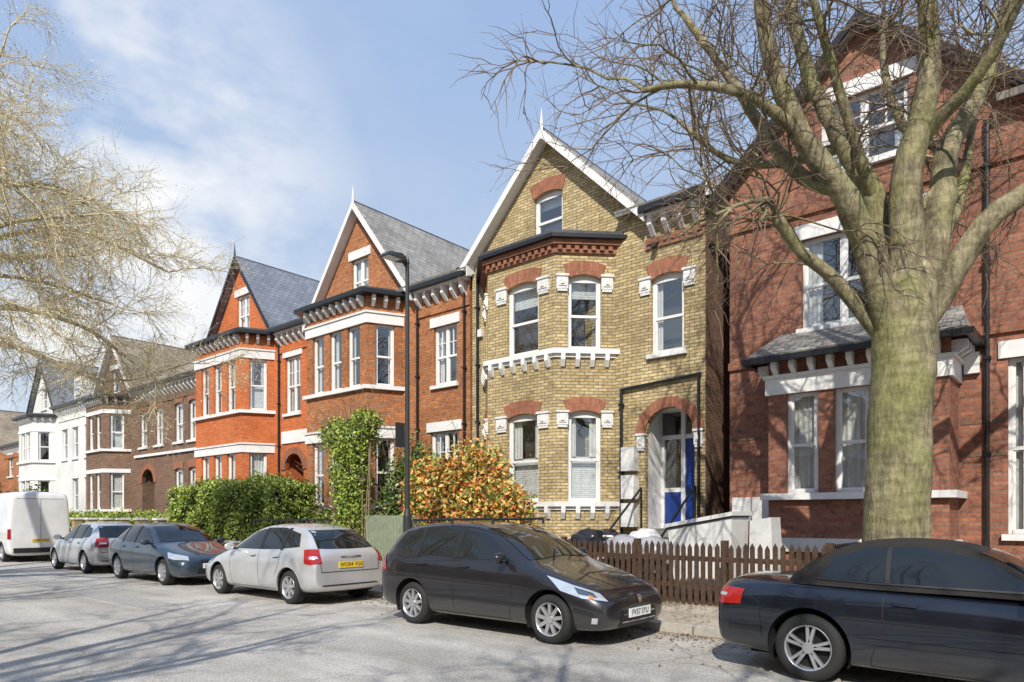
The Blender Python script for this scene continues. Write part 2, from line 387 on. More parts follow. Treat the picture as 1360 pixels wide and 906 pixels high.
        for z0,z1 in ((c+.15,c+.8),(c+1.0,dt-.15)):
            D.fbox(fm,ml+.12,b-.15,-dp+.03,-dp+.045,z0,z1)
        fw2=H.p('letterbox','chromeish'); fw2.fbox(fm,ml+.2,b-.25,-dp+.03,-dp+.05,c+.88,c+.94)
        D.fbox(fm,a+.07,ml-.06,-dp-.02,-dp+.03,c,c+.85); fw.fbox(fm,a+.07,ml-.06,-dp,-dp+.04,c+.85,c+.95)
        H.p('fanlight_glass','glass').face([q(a,-dp+.01,c+.95),q(b,-dp+.01,c+.95),q(b,-dp+.01,d),q(a,-dp+.01,d)])
        for k in (.33,.66): fw.fbox(fm,ml+(b-ml)*k-.015,ml+(b-ml)*k+.015,-dp,-dp+.04,dt+.1,d)
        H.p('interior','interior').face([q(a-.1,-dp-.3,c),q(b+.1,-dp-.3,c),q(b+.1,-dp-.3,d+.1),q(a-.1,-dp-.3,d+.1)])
        arch(H.p('brick_arches','redacc'),fm,a,b,d,door['rise'],.24,.05,True)
        if door.get('imp'): impost(H,fm,a,b,d-door['rise']-.1,.2)
        St=H.p('steps','concrete'); n=int((c-.13)/.17)
        for k in range(n):
            z=c-(k)*.17-.002; y0=Y-.28*(k+1); St.box(door['a']-.05,door['b']+.05,y0,y0+.279,.1,z)
    return H
M['chromeish']=mat('brass_fitting',(.6,.5,.3),.3,1)
# ------------------------------------------------------------------ houses
H=house('yellow_brick_house',-13.36,5.38,-6.38,8.62,11.28,14,'yellow','slate','white','B',side_m='dark',  # side walls in darker brick: shade of the narrow gap put into colour
 bay=dict(cx=-10.78,hf=1.08,cd=1.0,pr=1.0,zt=8.12,front=[(.08,1.0)],side=[(0,.80)],floors=[(1.95,4.12,'half'),(5.57,7.35,'blind')],plinth=True,pz=1.1),
 gwin=[dict(a=-11.13,b=-10.21,c=8.66,d=9.97,rise=.1,inside='blind')],
 ewin=[dict(a=-7.70,b=-6.88,c=5.3,d=7.1,rise=.1,imp=True,inside='curtain')],
 door=dict(a=-7.85,b=-6.63,c=1.32,d=4.05,rise=.58,m='bluedoor',imp=True,dp=.85),zr=10.55)
pipe(H,-8.45,13.93,.2,4.6); pipe(H,-13.1,13.93,.2,8.4)
Q=H.p('waste_pipe','black'); Q.cyl((-8.45,13.93,4.58),(-6.45,13.93,4.70),.035,n=8); Q.cyl((-6.5,13.93,.2),(-6.5,13.93,4.7),.035,n=8)
mb=H.p('meter_boxes','white')
for z in (1.35,2.0,2.65): mb.box(-8.36,-8.02,13.76,13.998,z,z+.55)
hr=H.p('handrail','black')
for xx in (-7.9,-6.58): hr.cyl((xx,13.9,2.25),(xx,12.4,1.2),.025); hr.cyl((xx,12.4,.2),(xx,12.4,1.2),.025); hr.cyl((xx,13.9,1.3),(xx,13.9,2.25),.025)
H.p('alarm_box','white').box(-13.1,-12.93,13.9,13.999,6.6,6.8)
sc=H.p('security_camera','black'); sc.box(-7.6,-7.5,13.85,13.999,7.75,7.8); sc.box(-7.6,-7.5,13.78,13.9,7.68,7.76)
H.finish()
cw=[(-.95,.64),(0,.64),(.95,.64)]
H=house('red_brown_brick_house',-21.12,5.24,-13.45,8.5,11.75,14,'brown','slate','white','C',
 bay=dict(cx=-18.45,hf=1.6,cd=.5,pr=1.0,zt=8.35,front=cw,side=[(0,.6)],floors=[(1.95,4.0,'curtain'),(5.6,7.5,'curtain')],pz=.8),
 gwin=[dict(a=-18.95,b=-18.05,c=8.72,d=10.15,lights=2,inside='net')],
 ewin=[dict(a=-14.95,b=-13.98,c=5.46,d=7.2,lights=2,bars=True),dict(a=-15.1,b=-13.9,c=1.9,d=4.1,lights=2,bars=True)],zr=10.4,skylight=True)
pipe(H,-15.6,13.93,.2,8.2); pipe(H,-13.62,13.93,.2,8.3)
H.finish()
dw=[(-1.05,.66),(0,.66),(1.05,.66)]
H=house('orange_brick_house',-28.85,5.2,-21.2,8.6,11.85,14,'orange','slateb','black','C',
 bay=dict(cx=-26.2,hf=1.85,cd=.55,pr=1.0,zt=8.45,front=dw,side=[(0,.62)],floors=[(1.95,4.0,'net'),(5.6,7.55,'half')],pz=.8),
 gwin=[dict(a=-26.6,b=-25.6,c=8.95,d=10.5,lights=2,bars=True,inside='net')],
 ewin=[dict(a=-23.0,b=-22.0,c=5.4,d=7.5,lights=2,bars=True)],
 door=dict(a=-23.0,b=-21.8,c=1.0,d=3.9,rise=.58,m='greendoor',pm='orange'),zr=10.6)
H.p('entry_band','white').box(-23.2,-21.5,13.95,13.998,4.3,4.75)
pipe(H,-23.35,13.93,.2,8.4); H.finish()
H=house('dark_brick_house',-41.9,5.1,-29.2,7.9,10.9,14,'dark','tile','white','C',
 bay=dict(cx=-39.3,hf=1.2,cd=.7,pr=1.0,zt=7.6,front=[(-.5,.7),(.5,.7)],side=[(0,.65)],floors=[(1.95,3.8,'net'),(5.0,6.8,'half')],pz=.8,plain=True),
 gwin=[dict(a=-39.8,b=-38.8,c=8.1,d=9.3,inside='none')],
 ewin=[dict(a=x,b=x+.85,c=5.0,d=6.8,rise=.08,inside='net') for x in (-36.2,-34.4,-32.3,-30.9)]+[dict(a=x,b=x+.85,c=1.9,d=3.8,rise=.08,inside='net') for x in (-32.3,-30.9)],
 door=dict(a=-35.9,b=-34.5,c=.9,d=3.9,rise=.68,m='greendoor',pm='dark'),zr=10.3,chim=((-35.8,17.9,.45),(-30.5,17.9,.45)))
H.p('entry_band','white').box(-36.7,-29.3,13.9,13.997,4.5,4.62); H.finish()
H=house('white_rendered_house',-53.6,5.2,-42.2,8.2,11.4,14,'render','slateb','black','C',
 bay=dict(cx=-51,hf=1.4,cd=.7,pr=1.0,zt=7.7,front=[(-.5,.8),(.5,.8)],side=[(0,.65)],floors=[(1.95,3.8,'none'),(5.0,6.8,'none')],pz=.8,plain=True),
 gwin=[dict(a=-51.5,b=-50.5,c=8.4,d=9.7,inside='none')],
 ewin=[dict(a=x,b=x+.9,c=5.0,d=6.8,inside='none') for x in (-47.6,-45.8,-43.8)]+[dict(a=x,b=x+.9,c=1.9,d=3.8,inside='none') for x in (-45.8,-43.8)],zr=10.6)
H.p('dormer','render').box(-46.2,-44.8,14.2,16,8.3,9.9); H.p('dormer_roof','lead').box(-46.3,-44.7,14.1,16.2,9.901,10.0)
window(H,Fr((-46.2,14.2),(-44.8,14.2)),.2,1.2,8.7,9.6,depth=-.03,inside='none'); H.finish()
H=house('brick_house',-66,6,-54.2,6.6,9.4,14,'brown','tile','white','C',ewin=[dict(a=x,b=x+1.2,c=4.4,d=5.8,inside='net') for x in (-59,-56.5)],zr=9,chim=((-57,17.9,.4),)); H.finish()
H=house('brick_house',-80,6,-67,7.5,10.4,14,'dark','tile','white','C',zr=9.8); H.finish()
H=house('red_brick_house',-5.75,5.1,5.0,8.38,10.65,13.8,'redA','slate','black','A',
 bay=dict(cx=-3.17,hf=1.45,cd=.02,pr=.9,zt=4.5,lean=5.12,front=[(-.84,.56),(0,.58),(.84,.56)],side=[],floors=[(2.02,3.86,'net')],plinth=True,p0=.95,pz=1.2),
 gwin=[dict(a=-3.95,b=-2.45,c=8.15,d=9.45,lights=2,bars=True,inside='curtain'),dict(a=-4.3,b=-2.1,c=5.24,d=6.98,lights=3,inside='curtain'),
       dict(a=-1.02,b=-.72,c=1.3,d=4.2,inside='net')],
 ewin=[dict(a=.3,b=1.5,c=5.24,d=6.98,lights=2),dict(a=2.5,b=3.7,c=5.24,d=6.98,lights=2),dict(a=2.5,b=3.7,c=2.0,d=3.9,lights=2)],
 door=dict(a=.2,b=1.5,c=1.0,d=4.0,rise=.64,m='greendoor',pm='redA'),zr=10.4)
H.p('meter_boxes','white').box(-5.62,-5.24,13.6,13.798,1.5,1.98); H.p('meter_boxes','white').box(-5.20,-4.86,13.6,13.798,1.5,1.98)
for z in (4.62,7.45):
    H.p('brick_string','reddark').box(-5.76,-.66,13.74,13.797,z,z+.15)
for z in (2.6,3.15): H.p('brick_string','dark').box(-5.748,-4.66,13.79,13.798,z,z+.075); H.p('brick_string','dark').box(-1.68,-1.05,13.79,13.798,z,z+.075)
H.p('quoin','white').box(-1.62,-1.4,13.7,13.798,4.0,4.35)
pipe(H,-1.3,13.73,.2,8.2); H.finish()
for k,(x,mm) in enumerate(((-48,'dark'),(-38,'brown'),(-28,'yellow'),(-18,'redA'),(-8,'brown'),(2,'yellow'),(12,'redA'),(22,'brown'))):
    A=Asm('brick_house'); fr=Fr((x+9,-18),(x,-18))
    ops=[(a,a+1.1,c,d) for a in (1,3.2,6.3) for c,d in ((1.8,3.6),(5,6.7))]
    wall(A.p('walls',mm),fr,0,9,0,[(0,7.6),(4.5,10.2),(9,7.6)],ops)
    for o in ops: window(A,fr,*o,inside='net')
    A.p('walls',mm).face([(x,-18,0),(x,-25,0),(x,-25,7.6),(x,-18,7.6)]); A.p('walls',mm).face([(x+9,-18,0),(x+9,-25,0),(x+9,-25,7.6),(x+9,-18,7.6)])
    A.p('roof','slate').prism([(x-.2,-17.8,7.5),(x+4.5,-17.8,10.2),(x+4.5,-25,10.2),(x-.2,-25,7.5)],(0,0,.15)); A.p('roof','slate').prism([(x+9.2,-17.8,7.5),(x+4.5,-17.8,10.2),(x+4.5,-25,10.2),(x+9.2,-25,7.5)],(0,0,.15))
    A.finish()
# ------------------------------------------------------------------ ground
def asphalt():
    m,nt,b=newmat('asphalt'); tc=nt.nodes.new('ShaderNodeTexCoord').outputs['Object']
    f=noise(nt,tc,55,3,.8); g=noise(nt,tc,1.1,4,.65); h=noise(nt,tc,.25,3)
    c=mixrgb(nt,ramp(nt,f,.34,.66),(.24,.225,.205),(.68,.65,.605))
    c=mixrgb(nt,.6,c,ramp(nt,g,.3,.75,(.68,.66,.64),(1.2,1.2,1.2)),'MULTIPLY')
    mp=nt.nodes.new('ShaderNodeMapping'); mp.inputs['Scale'].default_value=(.08,1.3,1); nt.links.new(tc,mp.inputs[0])
    st=noise(nt,mp.outputs[0],1.2,3); c=mixrgb(nt,.6,c,ramp(nt,st,.35,.65,(.75,.74,.72),(1.18,1.17,1.15)),'MULTIPLY')
    c=mixrgb(nt,.5,c,ramp(nt,h,.35,.65,(.75,.74,.73),(1.15,1.15,1.14)),'MULTIPLY')
    v=nt.nodes.new('ShaderNodeTexVoronoi'); v.feature='DISTANCE_TO_EDGE'; v.inputs['Scale'].default_value=.2
    n=nt.nodes.new('ShaderNodeTexNoise'); n.inputs['Scale'].default_value=1.5; n.inputs['Detail'].default_value=4; nt.links.new(tc,n.inputs['Vector'])
    wv=mixrgb(nt,.9,tc,n.outputs['Color'],'ADD'); nt.links.new(wv,v.inputs['Vector'])
    cr=ramp(nt,v.outputs['Distance'],.0015,.005,(.45,.45,.45),(1,1,1)); c=mixrgb(nt,.6,c,cr,'MULTIPLY')
    nt.links.new(c,b.inputs['Base Color']); b.inputs['Roughness'].default_value=.8; b.inputs['Specular IOR Level'].default_value=.3
    bump(nt,b,f,.7,.01); return m
M['asphalt']=asphalt()
M['patch']=noisy('asphalt_patch',(.26,.25,.23),(.5,.48,.455),70,.85,.5,.3)
M['paving']=brick('paving_slabs',(.50,.44,.35),(.42,.37,.29),(.2,.17,.13),w=.75,h=.6,ms=.01,stain=.6)
M['kerb']=brick('kerb_stone',(.50,.46,.40),(.42,.39,.34),(.15,.14,.12),w=.9,h=3,ms=.012,stain=.5)
M['soil']=noisy('garden_soil',(.13,.10,.06),(.26,.21,.14),6,.95,.6,.5)
M['grass']=noisy('ground_earth',(.12,.13,.07),(.2,.18,.12),2,.95,.2,.4)
def sheet(name,x0,x1,y0,y1,z,m): return mkobj(name,[(x0,y0,z),(x1,y0,z),(x1,y1,z),(x0,y1,z)],[(0,1,2,3)],M[m],uv=True)
sheet('ground',-900,900,-900,900,0,'grass')
sheet('road',-250,150,.2,8.5,.004,'asphalt')
sheet('road_patch',-23,-12.5,4.9,5.5,.008,'patch')
def boxobj(name,b,m): q=P(); q.box(*b); return mkobj(name,q.v,q.f,M[m],uv=True)
boxobj('kerb',(-250,150,8.5,8.63,-.05,.125),'kerb'); boxobj('pavement',(-250,150,8.63,10.75,-.05,.12),'paving')
boxobj('garden',(-250,150,10.75,30,-.05,.13),'soil')
boxobj('kerb',(-250,150,.07,.2,-.05,.125),'kerb'); boxobj('pavement',(-250,150,-2.6,.07,-.05,.12),'paving')
def quadleaf(V,F,c,s,rng,flat=False):
    if flat: n=Vector((rng.gauss(0,.25),rng.gauss(0,.25),1)).normalized()
    else: n=Vector((rng.gauss(0,1),rng.gauss(0,1)-.3,rng.gauss(0,1)+.6)).normalized()
    u=n.orthogonal().normalized(); a=rng.uniform(0,6.28); w=n.cross(u); u,w=u*math.cos(a)+w*math.sin(a),w*math.cos(a)-u*math.sin(a)
    i=len(V); c=Vector(c); k=rng.uniform(.7,1.3)*s
    V+= [tuple(c-u*k),tuple(c-w*k*.5),tuple(c+u*k),tuple(c+w*k*.5)]; F.append((i,i+1,i+2,i+3))
rng=random.Random(3); V,F,I=[],[],[]
for k in range(17000):
    X_=rng.uniform(-35,3); y=rng.choice([8.47-abs(rng.gauss(0,.16)),8.47-abs(rng.gauss(0,.6)),rng.uniform(8.7,10.7),10.6-abs(rng.gauss(0,.3)),rng.uniform(10.8,13.8)])
    z=.012 if y<8.5 else .145
    quadleaf(V,F,(X_,y,z+rng.uniform(0,.01)),.028,rng,True); I.append(rng.randrange(3))
mkobj('leaf_litter',V,F,[mat('dead_leaf_a',(.22,.13,.06)),mat('dead_leaf_b',(.3,.2,.1)),mat('dead_leaf_c',(.12,.07,.04))],midx=I)
# ------------------------------------------------------------------ foliage
GR=[mat('leaf_green_dark',(.07,.12,.022),.45),mat('leaf_green',(.19,.28,.045),.45),mat('leaf_green_light',(.38,.45,.08),.45)]
OR=[mat('leaf_photinia_orange',(.68,.27,.06),.5),mat('leaf_photinia_red',(.5,.13,.04),.5),mat('leaf_photinia_yellow',(.62,.46,.12),.5),GR[1],GR[0]]
DK=[mat('leaf_green_deep',(.03,.055,.015),.5),GR[0],GR[1]]  # darkest leaf green, mixed at random through the dark plants
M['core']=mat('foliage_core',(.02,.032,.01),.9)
def blob(c,r,rng,jit=.25):
    while True:
        d=Vector((rng.gauss(0,1),rng.gauss(0,1),rng.gauss(0,1)))
        if d.length>.01: break
    d.normalize(); f=rng.uniform(.58,1)+rng.gauss(0,.08)+.1*math.sin(d.x*7+c[0]*3)*math.sin(d.z*6+c[2])
    return Vector(c)+Vector((d.x*r[0],d.y*r[1],d.z*r[2]))*f
def plant(name,lobes,n,size,mats,wts,seed,twigs=0):
    rng=random.Random(seed); V,F,I=[],[],[]
    tot=sum(l[1][0]*l[1][2] for l in lobes)
    for c,r in lobes:
        for k in range(int(n*r[0]*r[2]/tot)):
            p=blob(c,r,rng)
            if p.z<.15: p.z=.15+rng.random()*.2
            quadleaf(V,F,p,size,rng); I.append(rng.choices(range(len(mats)),wts)[0])
    e=bpy.data.objects.new(name,None); COL.objects.link(e)
    mkobj('leaves',V,F,mats,e,midx=I)
    q=P()
    for c,r in lobes:
        for k in range(4):
            t=blob(c,(r[0]*.7,r[1]*.7,r[2]*.7),rng); q.cyl((c[0]+rng.uniform(-.15,.15),c[1],.1),t,.035,.01,n=5)
        for k in range(twigs):
            a=Vector(c); d=Vector((rng.gauss(0,1),rng.gauss(0,.6),rng.gauss(.5,.8))).normalized(); L=max(r)*rng.uniform(1.2,1.9)
            b=a+d*L; q.cyl(a,b,.012,.004,n=4)
            for j in range(3): e2=a+d*L*rng.uniform(.5,.95); q.cyl(e2,e2+Vector((rng.gauss(0,.2),rng.gauss(0,.2),rng.gauss(.15,.15))),.006,.003,n=3)
    mkobj('stems',q.v,q.f,mat(name+'_stems',(.22,.16,.10)),e)
    return e
def hedge(name,x0,x1,y0,y1,z0,z1,n,size,mats,wts,seed):
    rng=random.Random(seed); V,F,I=[],[],[]
    for k in range(n):
        t=rng.random(); x=rng.uniform(x0,x1); y=rng.uniform(y0,y1); z=rng.uniform(z0,z1)
        if t<.5: y=y0+rng.gauss(0,.07)
        elif t<.8: z=z1+rng.gauss(0,.09)+.12*math.sin(x*2.1)+.07*math.sin(x*5.3+1)
        else: x=rng.choice((x0,x1))+rng.gauss(0,.08)
        b=.14*math.sin(x*1.7+z*2)+.08*math.sin(x*4.1-z*3.3)
        quadleaf(V,F,(x,y+(b if t<.5 else 0),z),size,rng); I.append(rng.choices(range(len(mats)),wts)[0])
    e=bpy.data.objects.new(name,None); COL.objects.link(e); mkobj('leaves',V,F,mats,e,midx=I)
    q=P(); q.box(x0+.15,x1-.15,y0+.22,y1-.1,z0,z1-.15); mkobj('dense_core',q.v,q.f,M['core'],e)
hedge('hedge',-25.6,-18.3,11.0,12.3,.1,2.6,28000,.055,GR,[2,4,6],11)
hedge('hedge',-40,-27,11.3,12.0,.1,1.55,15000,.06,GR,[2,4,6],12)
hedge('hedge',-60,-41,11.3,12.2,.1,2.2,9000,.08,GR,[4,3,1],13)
plant('photinia_bush',[((-11.9,11.7,1.6),(1.3,.9,1.4)),((-10.6,11.6,1.4),(1.0,.8,1.1)),((-11.3,11.9,2.5),(1.0,.7,.9)),((-12.7,11.7,2.2),(.7,.7,.9)),((-10.0,11.7,1.7),(.6,.6,.7))],19000,.06,OR,[4,2,6,3,2],21,3)
plant('laurel_shrub',[((-13.9,12.3,2.1),(.85,.8,1.6)),((-14.6,12.6,1.6),(.9,.8,1.4)),((-13.0,12.8,1.3),(.9,.6,1.1))],11000,.055,DK,[3,4,3],22,3)
plant('ivy_clad_tree',[((-15.5,11.5,1.3),(.7,.5,1.3)),((-15.6,11.5,2.7),(.75,.5,1.0)),((-15.5,11.5,3.6),(.9,.55,.7)),((-14.8,11.4,4.1),(.55,.4,.4)),((-16.3,11.5,3.9),(.55,.4,.5))],14000,.05,GR,[2,4,5],23,20)
plant('garden_shrub',[((-16.9,11.7,.9),(.8,.6,.9)),((-17.9,12.2,1.0),(.6,.5,.8))],4000,.05,GR,[3,3,2],24,3)
plant('garden_shrub',[((-43.5,11.6,1.8),(1.4,.8,1.5)),((-47,11.6,1.6),(1.8,.8,1.4))],4000,.08,DK,[3,3,2],25)
plant('evergreen_tree',[((-62,12,3.0),(3,2,2.6)),((-66,12,3.4),(3,2,2.8))],5000,.13,DK,[4,3,1],26)
# ------------------------------------------------------------------ boundary walls, fences
A=Asm('yellow_brick_wall')
A.p('wall','yellow').box(-39,-26.2,10.8,11.02,.1,.95)
for x in range(8):
    xx=-38.8+x*1.75; A.p('piers','yellow').box(xx,xx+.36,10.75,11.08,.1,1.45); A.p('caps','stone').box(xx-.04,xx+.4,10.7,11.12,1.451,1.53)
A.p('coping','stone').box(-39,-26.2,10.77,11.05,.951,1.01); A.finish()
A=Asm('brick_garden_wall'); A.p('wall','brown').box(-25.8,-17.9,10.78,10.98,.1,.75); A.p('coping','stone').box(-25.8,-17.9,10.75,11.01,.751,.82)
A.p('pier','brown').box(-17.9,-17.5,10.72,11.08,.1,1.35); A.finish()
A=Asm('white_garden_wall'); A.p('wall','white').box(-11.8,-8.6,11.95,12.12,.1,1.05); A.p('coping','stone').box(-11.85,-8.55,11.9,12.17,1.051,1.13); A.finish()
M['picket']=noisy('dark_stained_timber',(.055,.032,.02),(.10,.06,.038),20,.8,.3,.3)
A=Asm('picket_fence'); Q=A.p('pickets','picket')
def picket(Q,x,y,h,w=.075,r=random.Random(5)):
    dx=r.uniform(-.008,.008); h+=r.uniform(-.02,.02)
    Q.prism([(x,y,.13),(x+w,y,.13),(x+w+dx,y,h-.07),(x+w/2+dx,y,h),(x+dx,y,h-.07)],(0,.02,0))
x=-7.75
while x<-3.0: picket(Q,x,10.62,1.16); x+=.118
y=10.75
for z in (.4,.85): A.p('rails','picket').box(-7.8,-3.0,10.642,10.69,z,z+.08)
for k in range(4): xx=-7.85+k*1.62; A.p('posts','picket').box(xx,xx+.1,10.69,10.79,.1,1.2)
while y<13.6:
    Q.prism([(-3.05,y,.13),(-3.05,y+.08,.13),(-3.05,y+.08,1.1),(-3.05,y+.04,1.16),(-3.05,y,1.1)],(.02,0,0)); y+=.12
A.finish()
M['greenfence']=noisy('green_grey_timber',(.20,.24,.16),(.28,.32,.22),18,.85,.3,.3)
A=Asm('timber_fence'); Q=A.p('boards','greenfence'); x=-13.9
while x<-12.35: Q.box(x,x+.11,10.7,10.725,.13,1.62+random.uniform(-.01,.01)); x+=.118
y=10.72
while y<12.4: Q.box(-12.36,-12.335,y,y+.11,.13,1.6); y+=.118
A.p('rails','greenfence').box(-13.9,-12.4,10.726,10.77,.5,.58); A.p('rails','greenfence').box(-13.9,-12.4,10.726,10.77,1.3,1.38); A.finish()
M['bin']=mat('dark_plastic',(.015,.022,.02),.45)
def bin_(x,y,c='bin'):
    A=Asm('wheelie_bin'); Q=A.p('body',c); Q.hexa([(x+.04,y+.05,.16),(x+.5,y+.05,.16),(x+.5,y+.55,.16),(x+.04,y+.55,.16),(x,y,1.0),(x+.54,y,1.0),(x+.54,y+.65,1.0),(x,y+.65,1.0)])
    A.p('lid',c).hexa([(x-.02,y-.03,1.001),(x+.56,y-.03,1.001),(x+.56,y+.68,1.001),(x-.02,y+.68,1.001),(x+.02,y+.02,1.06),(x+.52,y+.02,1.06),(x+.52,y+.6,1.1),(x+.02,y+.6,1.1)])
    A.p('wheel','black').cyl((x+.02,y+.55,.24),(x+.52,y+.55,.24),.11,n=14); A.p('handle','black').cyl((x+.05,y+.7,.98),(x+.49,y+.7,.98),.02); A.finish()
bin_(-12.25,10.95); bin_(-11.6,11.0)
M['appl']=noisy('white_enamel',(.8,.8,.78),(.66,.65,.62),5,.35,.02,.3)
A=Asm('discarded_freezer'); Q=A.p('body','appl'); sx=1.02
Q.hexa([(-6.75+sx,11.3,.3),(-5.7+sx,11.3,.3),(-5.7+sx,11.95,.3),(-6.75+sx,11.95,.3),(-6.9+sx,11.3,1.36),(-5.7+sx,11.3,1.58),(-5.65+sx,11.95,1.58),(-6.85+sx,11.95,1.36)])
A.p('lid','appl').hexa([(-6.95+sx,11.24,1.385),(-5.66+sx,11.24,1.61),(-5.6+sx,11.99,1.61),(-6.9+sx,11.99,1.385),(-6.95+sx,11.24,1.45),(-5.66+sx,11.24,1.68),(-5.6+sx,11.99,1.68),(-6.9+sx,11.99,1.45)])
A.p('seal','lead').hexa([(-6.9+sx,11.27,1.362),(-5.68+sx,11.27,1.582),(-5.64+sx,11.96,1.582),(-6.86+sx,11.96,1.362),(-6.9+sx,11.27,1.384),(-5.68+sx,11.27,1.609),(-5.64+sx,11.96,1.609),(-6.86+sx,11.96,1.384)]); A.finish()
A=Asm('discarded_cabinet'); A.p('body','appl').hexa([(-5.45+sx,11.4,.2),(-5.0+sx,11.4,.2),(-5.0+sx,11.9,.2),(-5.45+sx,11.9,.2),(-5.42+sx,11.4,1.52),(-5.05+sx,11.35,1.58),(-5.05+sx,11.8,1.58),(-5.42+sx,11.85,1.52)])
A.p('door_gap','lead').box(-5.41+sx,-5.06+sx,11.37,11.395,.85,.87); A.finish()
def bag(x,y,z,s,c,seed):
    import bmesh
    bm=bmesh.new(); bmesh.ops.create_icosphere(bm,subdivisions=3,radius=1)
    from mathutils import noise as N
    for v in bm.verts:
        n=N.noise(v.co*2+Vector((seed,0,0)))*.3+N.noise(v.co*5+Vector((seed,3,0)))*.25
        v.co*=1+n; v.co=Vector((v.co.x*s,v.co.y*s*.8,v.co.z*s*.7))+Vector((x,y,z))
    me=bpy.data.meshes.new('rubbish_bag'); bm.to_mesh(me); bm.free(); me.materials.append(c)
    me.polygons.foreach_set('use_smooth',[True]*len(me.polygons)); o=bpy.data.objects.new('rubbish_bag',me); COL.objects.link(o)
bm1=mat('silver_plastic',(.35,.36,.38),.3); bm2=mat('black_plastic',(.02,.02,.025),.25); bm3=mat('white_plastic',(.7,.7,.7),.4)
for k,(x,y) in enumerate(((-7.7,11.4),(-7.3,11.5),(-6.9,11.4),(-6.5,11.5),(-6.2,11.3),(-7.5,11.1),(-6.7,11.1))):
    bag(x,y,.45,.42,bm2,k+10); bag(x,y,.98+.12*(k%2),.36,(bm1,bm2,bm1,bm3)[k%4],k)
# ------------------------------------------------------------------ street lamp
M['lamp']=mat('dark_grey_paint',(.035,.037,.04),.4)
A=Asm('street_lamp'); lx,ly=-10.72,9.3; Q=A.p('column','lamp')
Q.cyl((lx,ly,.1),(lx,ly,1.6),.085,.085,n=16); Q.cyl((lx,ly,1.6),(lx,ly,1.75),.085,.055,n=16); Q.cyl((lx,ly,1.75),(lx,ly,6.8),.055,.04,n=14)
A.p('access_door','lamp').box(lx-.045,lx+.045,ly-.092,ly-.07,.6,1.15)
B_=A.p('bracket','lamp'); B_.cyl((lx,ly,6.7),(lx,ly-.2,6.86),.03); B_.cyl((lx,ly,6.8),(lx,ly,6.9),.05,.03)
Hh=A.p('lantern','lamp'); z=6.78
Hh.hexa([(lx-.07,ly-.1,z),(lx+.07,ly-.1,z),(lx+.14,ly-.25,z),(lx-.14,ly-.25,z),(lx-.05,ly-.05,z+.1),(lx+.05,ly-.05,z+.1),(lx+.13,ly-.25,z+.12),(lx-.13,ly-.25,z+.12)])
Hh.hexa([(lx-.14,ly-.62,z),(lx+.14,ly-.62,z),(lx+.14,ly-.25,z),(lx-.14,ly-.25,z),(lx-.1,ly-.56,z+.08),(lx+.1,ly-.56,z+.08),(lx+.13,ly-.25,z+.12),(lx-.13,ly-.25,z+.12)])
A.p('lens','white').box(lx-.11,lx+.11,ly-.58,ly-.27,z-.015,z-.001)
A.p('sign_plate','lamp').box(lx-.02,lx-.01,ly-.3,ly-.06,3.0,3.5); A.finish(smooth=('column',))
